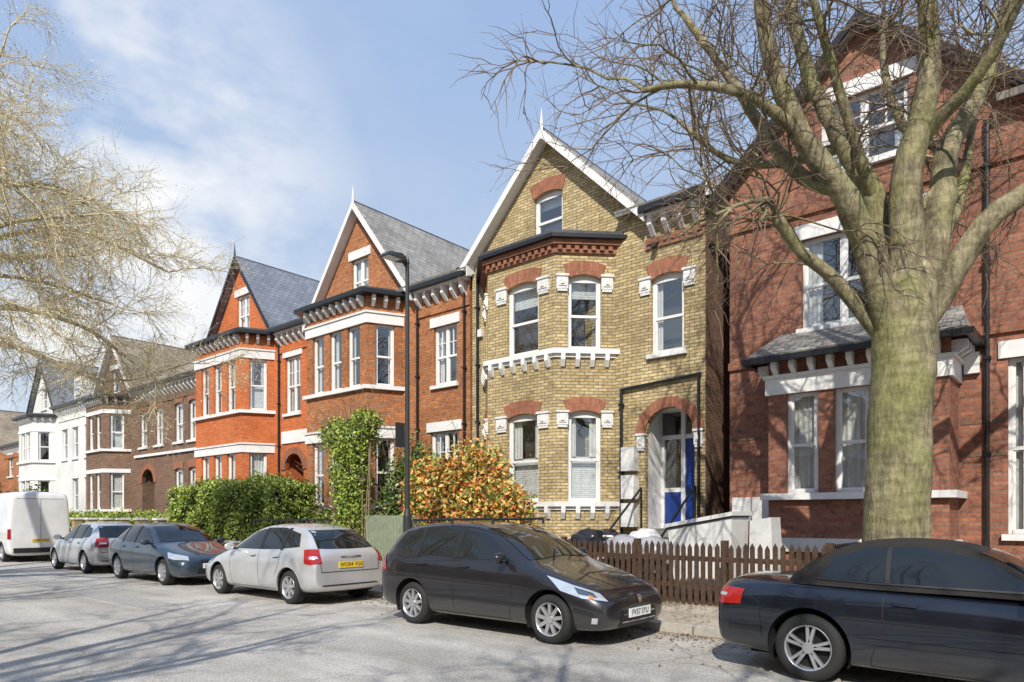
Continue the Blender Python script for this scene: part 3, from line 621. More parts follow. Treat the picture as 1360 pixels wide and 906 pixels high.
# ------------------------------------------------------------------ trees
RV=Vector((.766,.643,0)); FV=Vector((-.643,.766,0))
class Tree:
    def __init__(s,base,seed): s.b=Vector(base); s.r=random.Random(seed); s.v=[]; s.f=[]; s.tips=[]; s.mi=[]; s.thin=.018
    def L(s,p): return s.b+RV*p[0]+FV*p[1]+Vector((0,0,p[2]))
    def tube(s,pts,rad,n):
        i0=len(s.v); u=None; f0=len(s.f)
        for k,p in enumerate(pts):
            d=(pts[min(k+1,len(pts)-1)]-pts[max(k-1,0)]).normalized()
            if u is None: u=d.orthogonal().normalized()
            else:
                u=u-d*u.dot(d)
                u=u.normalized() if u.length>1e-4 else d.orthogonal().normalized()
            w=d.cross(u)
            for j in range(n):
                a=2*math.pi*j/n; rr=rad[k]*(1+(s.r.uniform(-.035,.035) if n>7 else 0)); q=p+(u*math.cos(a)+w*math.sin(a))*rr; s.v.append((q.x,q.y,q.z))
        for k in range(len(pts)-1):
            for j in range(n):
                a=i0+k*n+j; b=i0+k*n+(j+1)%n; s.f.append((a,b,b+n,a+n))
        e=i0+(len(pts)-1)*n; s.f.append(tuple(e+j for j in range(n)))
        s.mi+= [1 if rad[0]<s.thin else 0]*(len(s.f)-f0)
    def smooth(s,P_,rad,sub=5):
        out,ro=[],[]
        for i in range(len(P_)-1):
            p0,p1,p2,p3=P_[max(i-1,0)],P_[i],P_[i+1],P_[min(i+2,len(P_)-1)]
            for k in range(sub):
                t=k/sub; out.append(.5*((2*p1)+(p2-p0)*t+(2*p0-5*p1+4*p2-p3)*t*t+(3*p1-p0-3*p2+p3)*t**3)); ro.append(rad[i]+(rad[i+1]-rad[i])*t)
        out.append(P_[-1]); ro.append(rad[-1]); return out,ro
    def grow(s,p,d,L,r,lvl,maxl,droop,kids,wob=.22):
        n=7 if lvl<2 else 4; pts=[p.copy()]; d=d.normalized(); dirs=[d]
        for k in range(n):
            d=(d+Vector((s.r.gauss(0,wob),s.r.gauss(0,wob),s.r.gauss(0,wob)+droop))).normalized(); p=p+d*(L/n); pts.append(p.copy()); dirs.append(d)
        s.tube(pts,[r*(1-.75*k/n) for k in range(n+1)],5 if r>.03 else 3)
        if lvl>=maxl: s.tips.append(p.copy()); s.tips.append(pts[n//2]); return
        for c in range(kids[min(lvl,len(kids)-1)]):
            t=s.r.uniform(.15,1); i=min(int(t*n),n-1); q=pts[i].lerp(pts[i+1],t*n-i)
            ax=dirs[i].cross(Vector((s.r.gauss(0,1),s.r.gauss(0,1),s.r.gauss(0,1)))).normalized()
            an=s.r.uniform(.4,.95)
            dd=(dirs[i]*math.cos(an)+ax*math.sin(an))
            s.grow(q,dd,L*s.r.uniform(.4,.7),max(r*.5,s.mr),lvl+1,maxl,droop,kids,wob)
    def limb(s,pp,n=10,spawn=0,L=1.8,maxl=2,kids=(6,5),droop=0,start=.35,r0=.03,up=.3,jit=.07):
        P_=[s.L(q[:3]) for q in pp]; pts,rad=s.smooth(P_,[q[3] for q in pp])
        for i in range(2,len(pts)-1): pts[i]=pts[i]+Vector((s.r.gauss(0,1),s.r.gauss(0,1),s.r.gauss(0,1)))*rad[i]*jit
        s.tube(pts,rad,n)
        for k in range(spawn):
            t=s.r.uniform(start,1); i=min(int(t*(len(pts)-1)),len(pts)-2); d=(pts[i+1]-pts[i]).normalized()
            dd=(d*.5+Vector((s.r.gauss(0,.6),s.r.gauss(0,.6),s.r.gauss(0,.5)+up))).normalized()
            s.grow(pts[i],dd,L*s.r.uniform(.6,1.2),min(r0,rad[i]*.5),0,maxl,droop,kids)
        s.grow(pts[-1],pts[-1]-pts[-2],L,rad[-1]*.9,0,maxl,droop,kids)
def bark(name,c1,c2,c3):
    m,nt,b=newmat(name); tc=nt.nodes.new('ShaderNodeTexCoord').outputs['Object']
    mp=nt.nodes.new('ShaderNodeMapping'); mp.inputs['Scale'].default_value=(1,1,.35); nt.links.new(tc,mp.inputs[0])
    mp2=nt.nodes.new('ShaderNodeMapping'); mp2.inputs['Scale'].default_value=(.6,.6,3); nt.links.new(tc,mp2.inputs[0])
    a=noise(nt,mp.outputs[0],5,6,.7); d=noise(nt,tc,1.4,3); e=noise(nt,mp.outputs[0],28,3); g=noise(nt,mp2.outputs[0],4,3)
    c=mixrgb(nt,ramp(nt,a,.38,.62),c1,c2); c=mixrgb(nt,ramp(nt,d,.45,.65),c,c3); c=mixrgb(nt,.7,c,ramp(nt,e,.3,.7,(.5,.5,.5),(1.25,1.25,1.25)),'MULTIPLY')
    c=mixrgb(nt,.6,c,ramp(nt,g,.35,.6,(.6,.58,.55),(1.15,1.15,1.15)),'MULTIPLY')
    nt.links.new(c,b.inputs['Base Color']); b.inputs['Roughness'].default_value=.9; b.inputs['Specular IOR Level'].default_value=.2
    bump(nt,b,a,.9,.06); return m
M['bark']=bark('mossy_bark',(.14,.12,.075),(.38,.33,.205),(.25,.24,.105))
M['barkp']=bark('pale_bark',(.40,.33,.21),(.62,.53,.36),(.46,.40,.24))
TW=mat('brown_twigs',(.20,.14,.095),.8); TWP=mat('pale_twigs',(.58,.49,.31),.8)
T=Tree((-1.85,9.6,0),5); T.mr=.0038
T.limb([(0,0,-.1,.52),(0,0,.35,.415),(0,0,1.5,.375),(.05,0,2.8,.355),(.1,0,3.7,.37),(.14,0,4.4,.34),(.1,.05,5.1,.18)],24,0,.6,1,(3,3),jit=.012)
LB=[[(.02,0,3.7,.20),(-.4,-.1,4.9,.165),(-.85,-.3,5.55,.14),(-1.35,-.4,6.15,.12),(-1.72,-.5,6.9,.10),(-1.9,-.6,7.6,.075),(-1.85,-.8,8.6,.045)],
[(-.05,.1,3.8,.12),(-.65,.2,4.6,.085),(-1.15,.1,4.95,.07),(-1.45,0,5.3,.085),(-1.5,0,5.4,.05)],
[(.1,.1,4.2,.21),(-.1,.3,5.6,.16),(-.4,.5,6.5,.13),(-.75,.6,7.3,.10),(-.95,.8,8.4,.08),(-1.1,.9,9.6,.045)],
[(.12,0,4.2,.24),(.05,-.2,5.8,.17),(.22,-.3,6.8,.13),(.15,-.4,8,.10),(0,-.5,9.5,.05)],
[(.22,0,4.0,.22),(.55,.0,5.4,.165),(.78,.2,6.3,.135),(1.2,.3,7.0,.11),(1.6,.5,7.8,.09),(2.0,.7,9,.045)],
[(.25,0,3.9,.18),(.9,-.3,5.1,.135),(1.5,-.5,5.55,.11),(2.3,-.7,6.0,.085),(3.2,-1,6.8,.045)],
[(-.85,-.3,5.55,.10),(-1.3,0,5.95,.085),(-2.0,.3,7.3,.06),(-2.5,.6,8.3,.04)],
[(-1.35,-.4,6.15,.08),(-2.0,-.5,6.55,.06),(-2.7,-.4,6.75,.045),(-3.2,-.2,6.8,.03)],
[(-.4,.5,6.5,.08),(-.9,1.1,6.6,.065),(-1.6,1.6,6.9,.05),(-2.3,1.8,7.6,.03)],
[(.2,-.3,6.2,.08),(.5,-1,6.7,.065),(.6,-1.6,7.6,.05),(.5,-2,8.8,.03)],
[(.78,.2,6.3,.08),(.6,.9,7.0,.065),(.5,1.2,8,.05),(.6,1.4,9,.03)],
[(-.1,.3,5.6,.08),(-.55,.0,6.4,.065),(-1.1,-.3,7.6,.05),(-1.5,-.5,8.6,.03)],
[(.5,.1,5.0,.10),(1.1,.6,5.6,.08),(1.5,.9,6.6,.06),(1.7,1.0,7.8,.035)]]
for l in LB: T.limb(l,12 if l[0][3]>.15 else 8,9,1.8,2,(7,5),-.03,.35,.020,.2)
e=bpy.data.objects.new('street_tree',None); COL.objects.link(e)
mkobj('trunk_and_branches',T.v,T.f,[M['bark'],TW],e,smooth=True,midx=T.mi)
def budobj(T,e,mats,n,size,seed):
    r=random.Random(seed); V,F,I=[],[],[]
    for k in range(n):
        t=r.choice(T.tips); quadleaf(V,F,t+Vector((r.gauss(0,.09),r.gauss(0,.09),r.gauss(0,.08)-.03)),size,r); I.append(r.randrange(len(mats)))
    mkobj('buds',V,F,mats,e,midx=I)
budobj(T,e,[mat('bud_brown',(.2,.14,.08))],2000,.012,4)
print('tree',len(T.f))
T=Tree((-20.75,-1.7,0),9); T.mr=.005; T.thin=.03
T.limb([(0,0,-.1,.7),(0,0,1,.5),(.1,0,3,.45),(.2,0,5,.38),(.3,0,8,.2),(.2,0,11,.08)],14,4,3,2,(6,5))
LL=[[(0,0,3.5,.24),(3,-.5,6,.14),(5.5,-1,7.3,.075),(7.4,-1,7.7,.05),(8.8,-.8,7.0,.025)],
[(0,0,4,.24),(3,1,7.3,.14),(5,1.5,8.6,.075),(6.6,1,9.3,.045),(7.6,.5,9.0,.025)],
[(0,0,4.5,.24),(2,0,8,.15),(4,-.5,10.2,.07),(5.6,-.5,11.2,.03)],
[(0,0,3.5,.22),(3,1.5,4.6,.12),(5.6,2.5,6.0,.065),(7.6,2.5,5.7,.045),(9.0,2.2,4.8,.025)],
[(0,0,4,.22),(2,-2,7,.13),(4.2,-2.2,8.6,.07),(5.4,-2,8.9,.03)],
[(3,1,7.3,.10),(4.8,2.5,7.4,.07),(7.0,3.2,8.0,.045),(9.0,3.6,7.2,.025)],
[(3,-.5,6,.10),(5.5,.5,6.2,.06),(7.4,.8,7.1,.045),(8.8,.9,7.3,.025)],
[(5,1.5,8.6,.06),(5.8,2,10.0,.04),(6.3,2.2,11.4,.025)],
[(3,1.5,4.6,.08),(5.5,3,5.4,.05),(7.6,3.6,4.7,.035),(9.3,4,5.2,.02)],
[(2,0,6.3,.1),(4.8,1.6,7.9,.06),(7.0,2,8.4,.04),(8.4,2,7.9,.022)],
[(3,-.5,6,.08),(5,-.6,5.4,.05),(7,-.3,5.7,.035),(8.2,0,5.3,.022)],
[(4,2,8,.06),(6,3.5,9.2,.045),(7.5,4.2,8.8,.03)],
[(5.5,1,6.2,.05),(7.2,1.4,6.3,.035),(8.8,1.8,5.9,.022)],
[(0,0,4,.2),(-3,1,7,.15),(-5,2,9,.06)],[(0,0,4,.2),(-1,4,7,.15),(-1,7,8.5,.06)],[(0,0,4.5,.2),(3,4,7.5,.13),(5.5,6.0,8.5,.04)],[(0,0,4,.2),(-1,-4,7,.15),(-2,-6,9,.06)]]
for k,l in enumerate(LL): T.limb(l,7,17 if k<13 else 5,1.35,2,(9,7),-.06,.4,.017,.05)
e=bpy.data.objects.new('plane_tree',None); COL.objects.link(e)
mkobj('trunk_and_branches',T.v,T.f,[M['barkp'],TWP],e,smooth=True,midx=T.mi)
budobj(T,e,[mat('bud_cream',(.80,.72,.42)),mat('bud_green',(.58,.60,.24)),mat('bud_tan',(.62,.50,.30))],36000,.019,6)
print('tree2',len(T.f))
for (bx,by,sd) in ((2.6,-3.9,31),(-5.2,-4.6,32),(-13.5,-4.9,35),(11,-4,33),(-34,-4.5,34)):
    T=Tree((bx,by,0),sd); T.mr=.010; r=random.Random(sd)
    T.limb([(0,0,-.1,.4),(0,0,2,.28),(.1,0,4,.24),(0,0,6.5,.14),(.1,0,9,.05)],8,7,2.0,2,(5,4),up=.4)
    for k in range(8):
        a=k*.8+r.random(); c,s_=math.cos(a),math.sin(a); R_=2.3
        T.limb([(0,0,3.2+k*.2,.13),(c*.9,s_*.9,5,.10),(c*R_*.8,s_*R_*.8,6.8,.07),(c*R_,s_*R_,8.6,.03)],6,7,1.2,2,(5,4),0)
    e=bpy.data.objects.new('street_tree',None); COL.objects.link(e); mkobj('trunk_and_branches',T.v,T.f,[M['bark'],TW],e,smooth=True,midx=T.mi)
# ------------------------------------------------------------------ vehicles
M['tyre']=mat('tyre_rubber',(.02,.02,.02),.8); M['alloy']=mat('alloy_wheel',(.62,.62,.63),.3,.8)
M['well']=mat('wheel_well',(.008,.008,.008),.9); M['cglass']=mat('car_glass',(.012,.015,.016),.03,0,0,.8)
M['trimb']=mat('black_trim',(.015,.015,.016),.5); M['red']=mat('tail_light',(.35,.012,.01),.12,coat=1)
M['headl']=mat('headlight',(.75,.77,.8),.12,.6,1); M['amber']=mat('amber_light',(.6,.2,.02),.2,coat=1); M['lens']=mat('headlight_reflector',(.25,.26,.28),.08,.9,1)
M['platew']=mat('number_plate_white',(.8,.8,.78),.4); M['platey']=mat('number_plate_yellow',(.8,.55,.04),.4); M['chrome']=mat('chrome',(.75,.75,.75),.1,1)
M['fabric']=noisy('soft_top_fabric',(.022,.020,.018),(.035,.032,.029),60,.95,.3,.2)
def paint(name,c,metal=.4,rough=.3):
    m,nt,b=newmat(name); tc=nt.nodes.new('ShaderNodeTexCoord').outputs['Object']
    n=noise(nt,tc,2.5,3); c2=mixrgb(nt,.35,c,ramp(nt,n,.3,.7,(.7,.68,.66),(1.1,1.1,1.1)),'MULTIPLY')
    sp=nt.nodes.new('ShaderNodeSeparateXYZ'); nt.links.new(tc,sp.inputs[0])
    d2=mixrgb(nt,ramp(nt,sp.outputs[2],.18,.5,(.35,.35,.35),(0,0,0)),c2,(.16,.15,.13)); nt.links.new(d2,b.inputs['Base Color'])
    dirt=ramp(nt,sp.outputs[2],.2,.6,(.45,.45,.45),(rough,rough,rough)); nt.links.new(dirt,b.inputs['Roughness'])
    b.inputs['Metallic'].default_value=metal; b.inputs['Coat Weight'].default_value=1; b.inputs['Coat Roughness'].default_value=.04
    return m
def ringpts(zb,zl,zt,w,wt):
    h=zl-zb; g=zt-zl
    return [(0,zb),(w-.14,zb),(w-.03,zb+.07),(w,zb+.07+.4*(h-.07)),(w-.005,zl-.10*min(1,h/.5)),(w-.05,zl),(wt+.035,zt-min(.09,.5*g)),(wt-.07,zt-.015),(0,zt+.012)]
def loftmesh(st,L):
    V,F=[],[]; N=16
    for (xf,zb,zl,zt,w,wt) in st:
        r=ringpts(zb,zl,zt,w,wt); x=L/2-xf
        V+=[(x,y,z) for y,z in r]+[(x,-y,z) for y,z in reversed(r[1:-1])]
    n=len(st)
    for i in range(n-1):
        for j in range(N): a=i*N+j; b=i*N+(j+1)%N; F.append((a,b,b+N,a+N))
    for base,flip in ((0,True),((n-1)*N,False)):
        def m(k): return base+(N-k)%N
        for k in range(8):
            f=[base+k,base+k+1,m(k+1),m(k)]; g=[]
            for q in f:
                if q not in g: g.append(q)
            if flip: g.reverse()
            F.append(tuple(g))
    return V,F
def evalmesh(o):
    dg=bpy.context.evaluated_depsgraph_get(); dg.update()
    return bpy.data.meshes.new_from_object(o.evaluated_get(dg))
class Car:
    def __init__(s,name,X,Y,facing,L,w,st,pm,wheels,R,spokes=8,top=None):
        s.L=L; s.e=bpy.data.objects.new(name,None); COL.objects.link(s.e)
        V,F=loftmesh(st,L); tmp=mkobj('tmp',V,F,pm); m=tmp.modifiers.new('s','SUBSURF'); m.levels=2; m.render_levels=2
        bpy.context.view_layer.update()
        me=evalmesh(tmp); s.bv=BVHTree.FromPolygons([v.co.copy() for v in me.vertices],[tuple(p.vertices) for p in me.polygons])
        cuts=[]
        for xf in wheels:
            q=P(); x=L/2-xf; q.cyl((x,-1.2,R),(x,1.2,R),R+.065,n=40); c=mkobj('cut',q.v,q.f,pm); cuts.append(c)
            b=tmp.modifiers.new('b','BOOLEAN'); b.operation='DIFFERENCE'; b.object=c; b.solver='EXACT'
        bpy.context.view_layer.update()
        me2=evalmesh(tmp)
        if len(me2.polygons)<50: me2=me
        me2.polygons.foreach_set('use_smooth',[True]*len(me2.polygons)); me2.set_sharp_from_angle(angle=math.radians(35))
        body=bpy.data.objects.new('body',me2); COL.objects.link(body); body.parent=s.e
        for c in cuts: bpy.data.objects.remove(c)
        bpy.data.objects.remove(tmp)
        s.w=w
        if top:
            V,F=loftmesh(top,L); tmp=mkobj('tmp',V,F,M['fabric']); m=tmp.modifiers.new('s','SUBSURF'); m.levels=2; bpy.context.view_layer.update(); me=evalmesh(tmp)
            s.bvt=BVHTree.FromPolygons([v.co.copy() for v in me.vertices],[tuple(p.vertices) for p in me.polygons]); me.polygons.foreach_set('use_smooth',[True]*len(me.polygons))
            o=bpy.data.objects.new('soft_top',me); COL.objects.link(o); o.parent=s.e; bpy.data.objects.remove(tmp)
        ln=P()
        for xf in wheels:
            x=L/2-xf; K=20; RR=R+.06
            for sd in (1,-1):
                for k in range(K):
                    a0,a1=math.radians(-25+230*k/K),math.radians(-25+230*(k+1)/K); y0,y1=sd*(w-.35),sd*(w-.045)
                    ln.face([(x+RR*math.cos(a0),y0,max(.17,R+RR*math.sin(a0))),(x+RR*math.cos(a1),y0,max(.17,R+RR*math.sin(a1))),(x+RR*math.cos(a1),y1,max(.17,R+RR*math.sin(a1))),(x+RR*math.cos(a0),y1,max(.17,R+RR*math.sin(a0)))])
                ln.face([(x+RR*math.cos(math.radians(a)),sd*(w-.35),max(.17,R+RR*math.sin(math.radians(a)))) for a in range(-20,205,15)])
                s.wheel(x,sd,R,w-.03,spokes)
        mkobj('wheel_arches',ln.v,ln.f,M['well'],s.e)
        q=P(); q.box(-L/2+.3,L/2-.3,-w+.2,w-.2,.2,.35); mkobj('underbody',q.v,q.f,M['well'],s.e)
        s.e.location=(X,Y,.004); s.e.rotation_euler=(0,0,0 if facing>0 else math.pi)
    def wheel(s,x,sd,R,w,n):
        prof=[(R*.66,w-.01),(R*.70,w+.0),(R*.86,w-.0),(R*.96,w-.02),(R,w-.05),(R,w-.16),(R*.94,w-.2),(R*.6,w-.2)]
        def lathe(prof,K=36):
            V,F=[],[]
            for k in range(K):
                a=2*math.pi*k/K
                for r,y in prof: V.append((x+r*math.cos(a),sd*y,R+r*math.sin(a)))
            m=len(prof)
            for k in range(K):
                for j in range(m-1): a=k*m+j; b=((k+1)%K)*m+j; F.append((a,b,b+1,a+1))
            return V,F
        V,F=lathe(prof); mkobj('tyre',V,F,M['tyre'],s.e,smooth=True,sharp=50)
        V,F=lathe([(R*.69,w-.008),(R*.67,w-.002),(R*.63,w-.012),(R*.61,w-.09)]); mkobj('wheel_rim',V,F,M['alloy'],s.e,smooth=True,sharp=50)
        V,F=lathe([(0.001,w-.085),(R*.64,w-.085)]); mkobj('wheel_backing',V,F,M['well'],s.e)  # plain near-black backing disc behind the spokes
        q=P(); dbl=n<0; nn=abs(n)*(2 if dbl else 1)
        for k in range(nn):
            if dbl: a=2*math.pi*(k//2)/abs(n)+.2+(.16 if k%2 else -.16)
            else: a=2*math.pi*k/n+.2
            u=Vector((math.cos(a),0,math.sin(a))); v=Vector((-math.sin(a),0,math.cos(a))); c=Vector((x,0,R))
            h0,h1=(R*.05,R*.045) if dbl else (R*.13*6/n,R*.085*7/n)
            pts=[]
            for yy in (sd*(w-.06),sd*(w-.022)):
                yv=Vector((0,yy,0)); pts+=[c+u*R*.1-v*h0+yv,c+u*R*.64-v*h1+yv,c+u*R*.64+v*h1+yv,c+u*R*.1+v*h0+yv]
            q.hexa(pts)
        q.cyl((x,sd*(w-.07),R),(x,sd*(w-.012),R),R*.17,n=16)
        mkobj('wheel_spokes',q.v,q.f,M['alloy'],s.e)
    def hit(s,o,d,off,top=False):
        bv=s.bvt if top else s.bv; loc,n,i,ds=bv.ray_cast(o,d)
        if loc is None: loc,n,i,ds=bv.find_nearest(o+d*3)
        if n.dot(d)>0: n=-n
        return loc+n*off
    def panel(s,name,m,top,bot,kind='side',off=.006,rows=6,sub=4,ontop=False,sides=(1,-1),dirv=None):
        for sd in (sides if kind in('side','diag') else (1,)):
            def rs(pl):
                o=[]
                for a,b in zip(pl,pl[1:]):
                    for k in range(sub): t=k/sub; o.append(tuple(a[i]+(b[i]-a[i])*t for i in range(len(a))))
                o.append(pl[-1]); return o
            T_,B_=rs(top),rs(bot); V,F=[],[]; n=len(T_)
            for r in range(rows+1):
                t=r/rows
                for a,b in zip(B_,T_):
                    p=tuple(a[i]+(b[i]-a[i])*t for i in range(len(a)))
                    if kind=='side': o=Vector((s.L/2-p[0],sd*3,p[1])); d=Vector((0,-sd,0))
                    elif kind=='front': o=Vector((s.L/2+3,p[0],p[1])); d=Vector((-1,0,0))
                    elif kind=='rear': o=Vector((-s.L/2-3,p[0],p[1])); d=Vector((1,0,0))
                    elif kind=='diag':
                        d=Vector(dirv); d.y*=sd; d=-d.normalized(); o=Vector((s.L/2-p[0],sd*p[1],p[2]))-d*3
                    v=s.hit(o,d,off,ontop); V.append(tuple(v))
            for r in range(rows):
                for k in range(n-1): a=r*n+k; F.append((a,a+1,a+n+1,a+n))
            mkobj(name,V,F,M[m] if isinstance(m,str) else m,s.e,smooth=True)
    def line(s,pl,kind='side',wd=.004,m='trimb',off=.003,ontop=False,name='shut_line'):
        for a,b in zip(pl,pl[1:]):
            d=Vector((b[0]-a[0],b[1]-a[1])); nn=Vector((-d.y,d.x)).normalized()*wd
            s.panel(name,m,[(a[0]+nn.x,a[1]+nn.y),(b[0]+nn.x,b[1]+nn.y)],[(a[0]-nn.x,a[1]-nn.y),(b[0]-nn.x,b[1]-nn.y)],kind,off,1,8,ontop)
    def plate(s,txt,z,rear,col):
        d=-1 if rear else 1
        v=s.hit(Vector((d*(s.L/2+3),0,z)),Vector((-d,0,0)),0); x=v.x+d*.004; q=P()
        q.box(min(x,x+d*.012),max(x,x+d*.012),-.26,.26,z-.055,z+.055); mkobj('number_plate',q.v,q.f,M[col],s.e)
        c=bpy.data.curves.new('registration','FONT'); c.body=txt; c.size=.1; c.align_x='CENTER'; c.align_y='CENTER'; c.extrude=.001; c.materials.append(M['trimb'])
        o=bpy.data.objects.new('registration',c); COL.objects.link(o); o.parent=s.e
        yx=-1 if rear else 1
        o.matrix_local=Matrix(((0,0,d,x+d*.0145),(yx,0,0,0),(0,1,0,z),(0,0,0,1)))
    def mirror(s,xf,z,m):
        import bmesh
        for sd in (1,-1):
            x=s.L/2-xf
            bm=bmesh.new(); bmesh.ops.create_uvsphere(bm,u_segments=16,v_segments=10,radius=1)
            for v in bm.verts:
                c=v.co; v.co=Vector((x+c.x*.07*(1 if c.x>0 else .5),sd*(s.w+.07)+c.y*.11,z+c.z*.075))
            me=bpy.data.meshes.new('door_mirror'); bm.to_mesh(me); bm.free(); me.materials.append(m); me.polygons.foreach_set('use_smooth',[True]*len(me.polygons))
            o=bpy.data.objects.new('door_mirror',me); COL.objects.link(o); o.parent=s.e
            q=P(); q.box(x-.03,x+.03,min(sd*(s.w-.1),sd*s.w),max(sd*(s.w-.1),sd*s.w+.01),z-.06,z-.02); mkobj('mirror_arm',q.v,q.f,M['trimb'],s.e)
def handles(c,xs,z,m):
    for x in xs:
        c.panel('handle_recess','trimb',[(x-.07,z+.02),(x+.07,z+.022)],[(x-.07,z-.028),(x+.07,z-.026)],off=.004,rows=2)
        c.panel('door_handle',m,[(x-.1,z+.014),(x+.1,z+.018)],[(x-.1,z-.014),(x+.1,z-.01)],off=.028,rows=2)
def doors(c,xa,xb,xc,zb,z0,wheel2):
    c.line([(xa,zb),(xa+.02,.55),(xa+.06,z0+.05)]); c.line([(xb,zb),(xb,z0+.05)]); c.line([(xc,zb),(xc,.75),(wheel2-.42,.5)]); c.line([(xa+.06,z0+.05),(wheel2-.45,z0+.05)])
pg=paint('dark_grey_metallic',(.024,.023,.026))
ES=[(0.00,.30,.50,.56,.60,.48),(0.05,.20,.55,.64,.74,.58),(0.28,.17,.67,.75,.84,.66),(0.70,.17,.80,.88,.87,.70),(1.02,.17,.89,.97,.875,.70),(1.20,.17,.93,1.04,.875,.68),
(1.60,.17,.95,1.29,.875,.64),(2.0,.17,.96,1.46,.875,.60),(2.4,.17,.97,1.52,.875,.59),(3.0,.17,.99,1.53,.875,.585),(3.6,.18,1.01,1.49,.87,.575),(3.92,.20,1.0,1.42,.855,.56),(4.05,.22,.98,1.15,.83,.60),(4.12,.25,.86,1.0,.79,.60),(4.15,.32,.78,.88,.72,.56)]
c=Car('dark_estate_car',-6.42,7.6,1,4.15,.875,ES,pg,(.80,3.34),.31,9)
c.panel('side_windows','cglass',[(1.50,1.04),(2.02,1.36),(2.5,1.43),(3.1,1.435),(3.72,1.36)],[(1.42,1.0),(2.0,1.01),(2.5,1.02),(3.1,1.04),(3.84,1.12)],rows=8)
for x,w_ in ((2.47,.05),(3.25,.045)): c.panel('pillar','trimb',[(x-w_,1.425),(x+w_,1.425)],[(x-w_*.8,1.01),(x+w_*.8,1.01)],off=.010,rows=8)
c.panel('windscreen','cglass',[(-.54,1.42),(0,1.445),(.54,1.42)],[(-.68,1.02),(0,1.06),(.68,1.02)],'front',.008,8,6)
c.panel('rear_window','cglass',[(-.5,1.36),(0,1.38),(.5,1.36)],[(-.6,1.08),(0,1.08),(.6,1.08)],'rear',.008)
doors(c,1.38,2.47,3.25,1.0,.2,3.34); handles(c,(2.28,3.12),.90,pg); c.line([(1.15,.46),(3.0,.47)],wd=.018,m='trimb',off=.012,name='rubbing_strip')
c.line([(.18,.42),(.42,.47)],wd=.016,m='trimb',off=.012,name='rubbing_strip')
c.panel('headlight','headl',[(.16,.66,.66),(.45,.80,.76),(.82,.84,.86)],[(.10,.60,.56),(.32,.80,.60),(.62,.84,.68)],'diag',.008,5,5,dirv=(1,1,.25))
c.panel('headlight_reflector','lens',[(.24,.70,.66),(.44,.80,.73)],[(.20,.68,.60),(.38,.80,.65)],'diag',.013,4,4,dirv=(1,1,.25))
c.panel('indicator','amber',[(.17,.78,.63),(.22,.8,.65)],[(.15,.78,.60),(.22,.8,.61)],'diag',.014,2,2,dirv=(1,1,.2))
c.panel('grille','trimb',[(-.40,.44),(0,.45),(.40,.44)],[(-.46,.24),(0,.23),(.46,.24)],'front',.006)
c.line([(-.38,.39),(.38,.39)],'front',.007,'chrome',.012,name='grille_bar'); c.line([(-.4,.30),(.4,.30)],'front',.005,'chrome',.012,name='grille_bar')
c.panel('badge','chrome',[(-.05,.60),(.05,.60)],[(-.035,.51),(.035,.51)],'front',.012,3,3)
c.panel('fog_light','headl',[(.22,.70,.38),(.30,.72,.38)],[(.22,.70,.31),(.30,.72,.31)],'diag',.01,2,2,dirv=(1,.6,0))
c.panel('tail_light','red',[(4.0,1.02),(4.10,1.0)],[(3.9,.78),(4.12,.78)],off=.01)
c.line([(-.62,.80),(-.2,.86),(.2,.86),(.62,.80)],'front',.004)
c.plate('FV57 SYU',.40,False,'platew'); c.mirror(1.52,1.05,pg)
q=P()
for sd in (1,-1):
    q.cyl((.1,.57*sd,1.56),(-1.55,.56*sd,1.535),.018,n=8)
    for x in (.1,-.7,-1.5): q.cyl((x,.57*sd,1.48),(x,.57*sd,1.56),.02,n=6)
mkobj('roof_rails',q.v,q.f,M['trimb'],c.e)
q=P(); 
for y in (-.35,.3): q.cyl((1.0,y,1.02),(.75,y+.35,1.15),.008,n=5)
mkobj('wipers',q.v,q.f,M['trimb'],c.e)
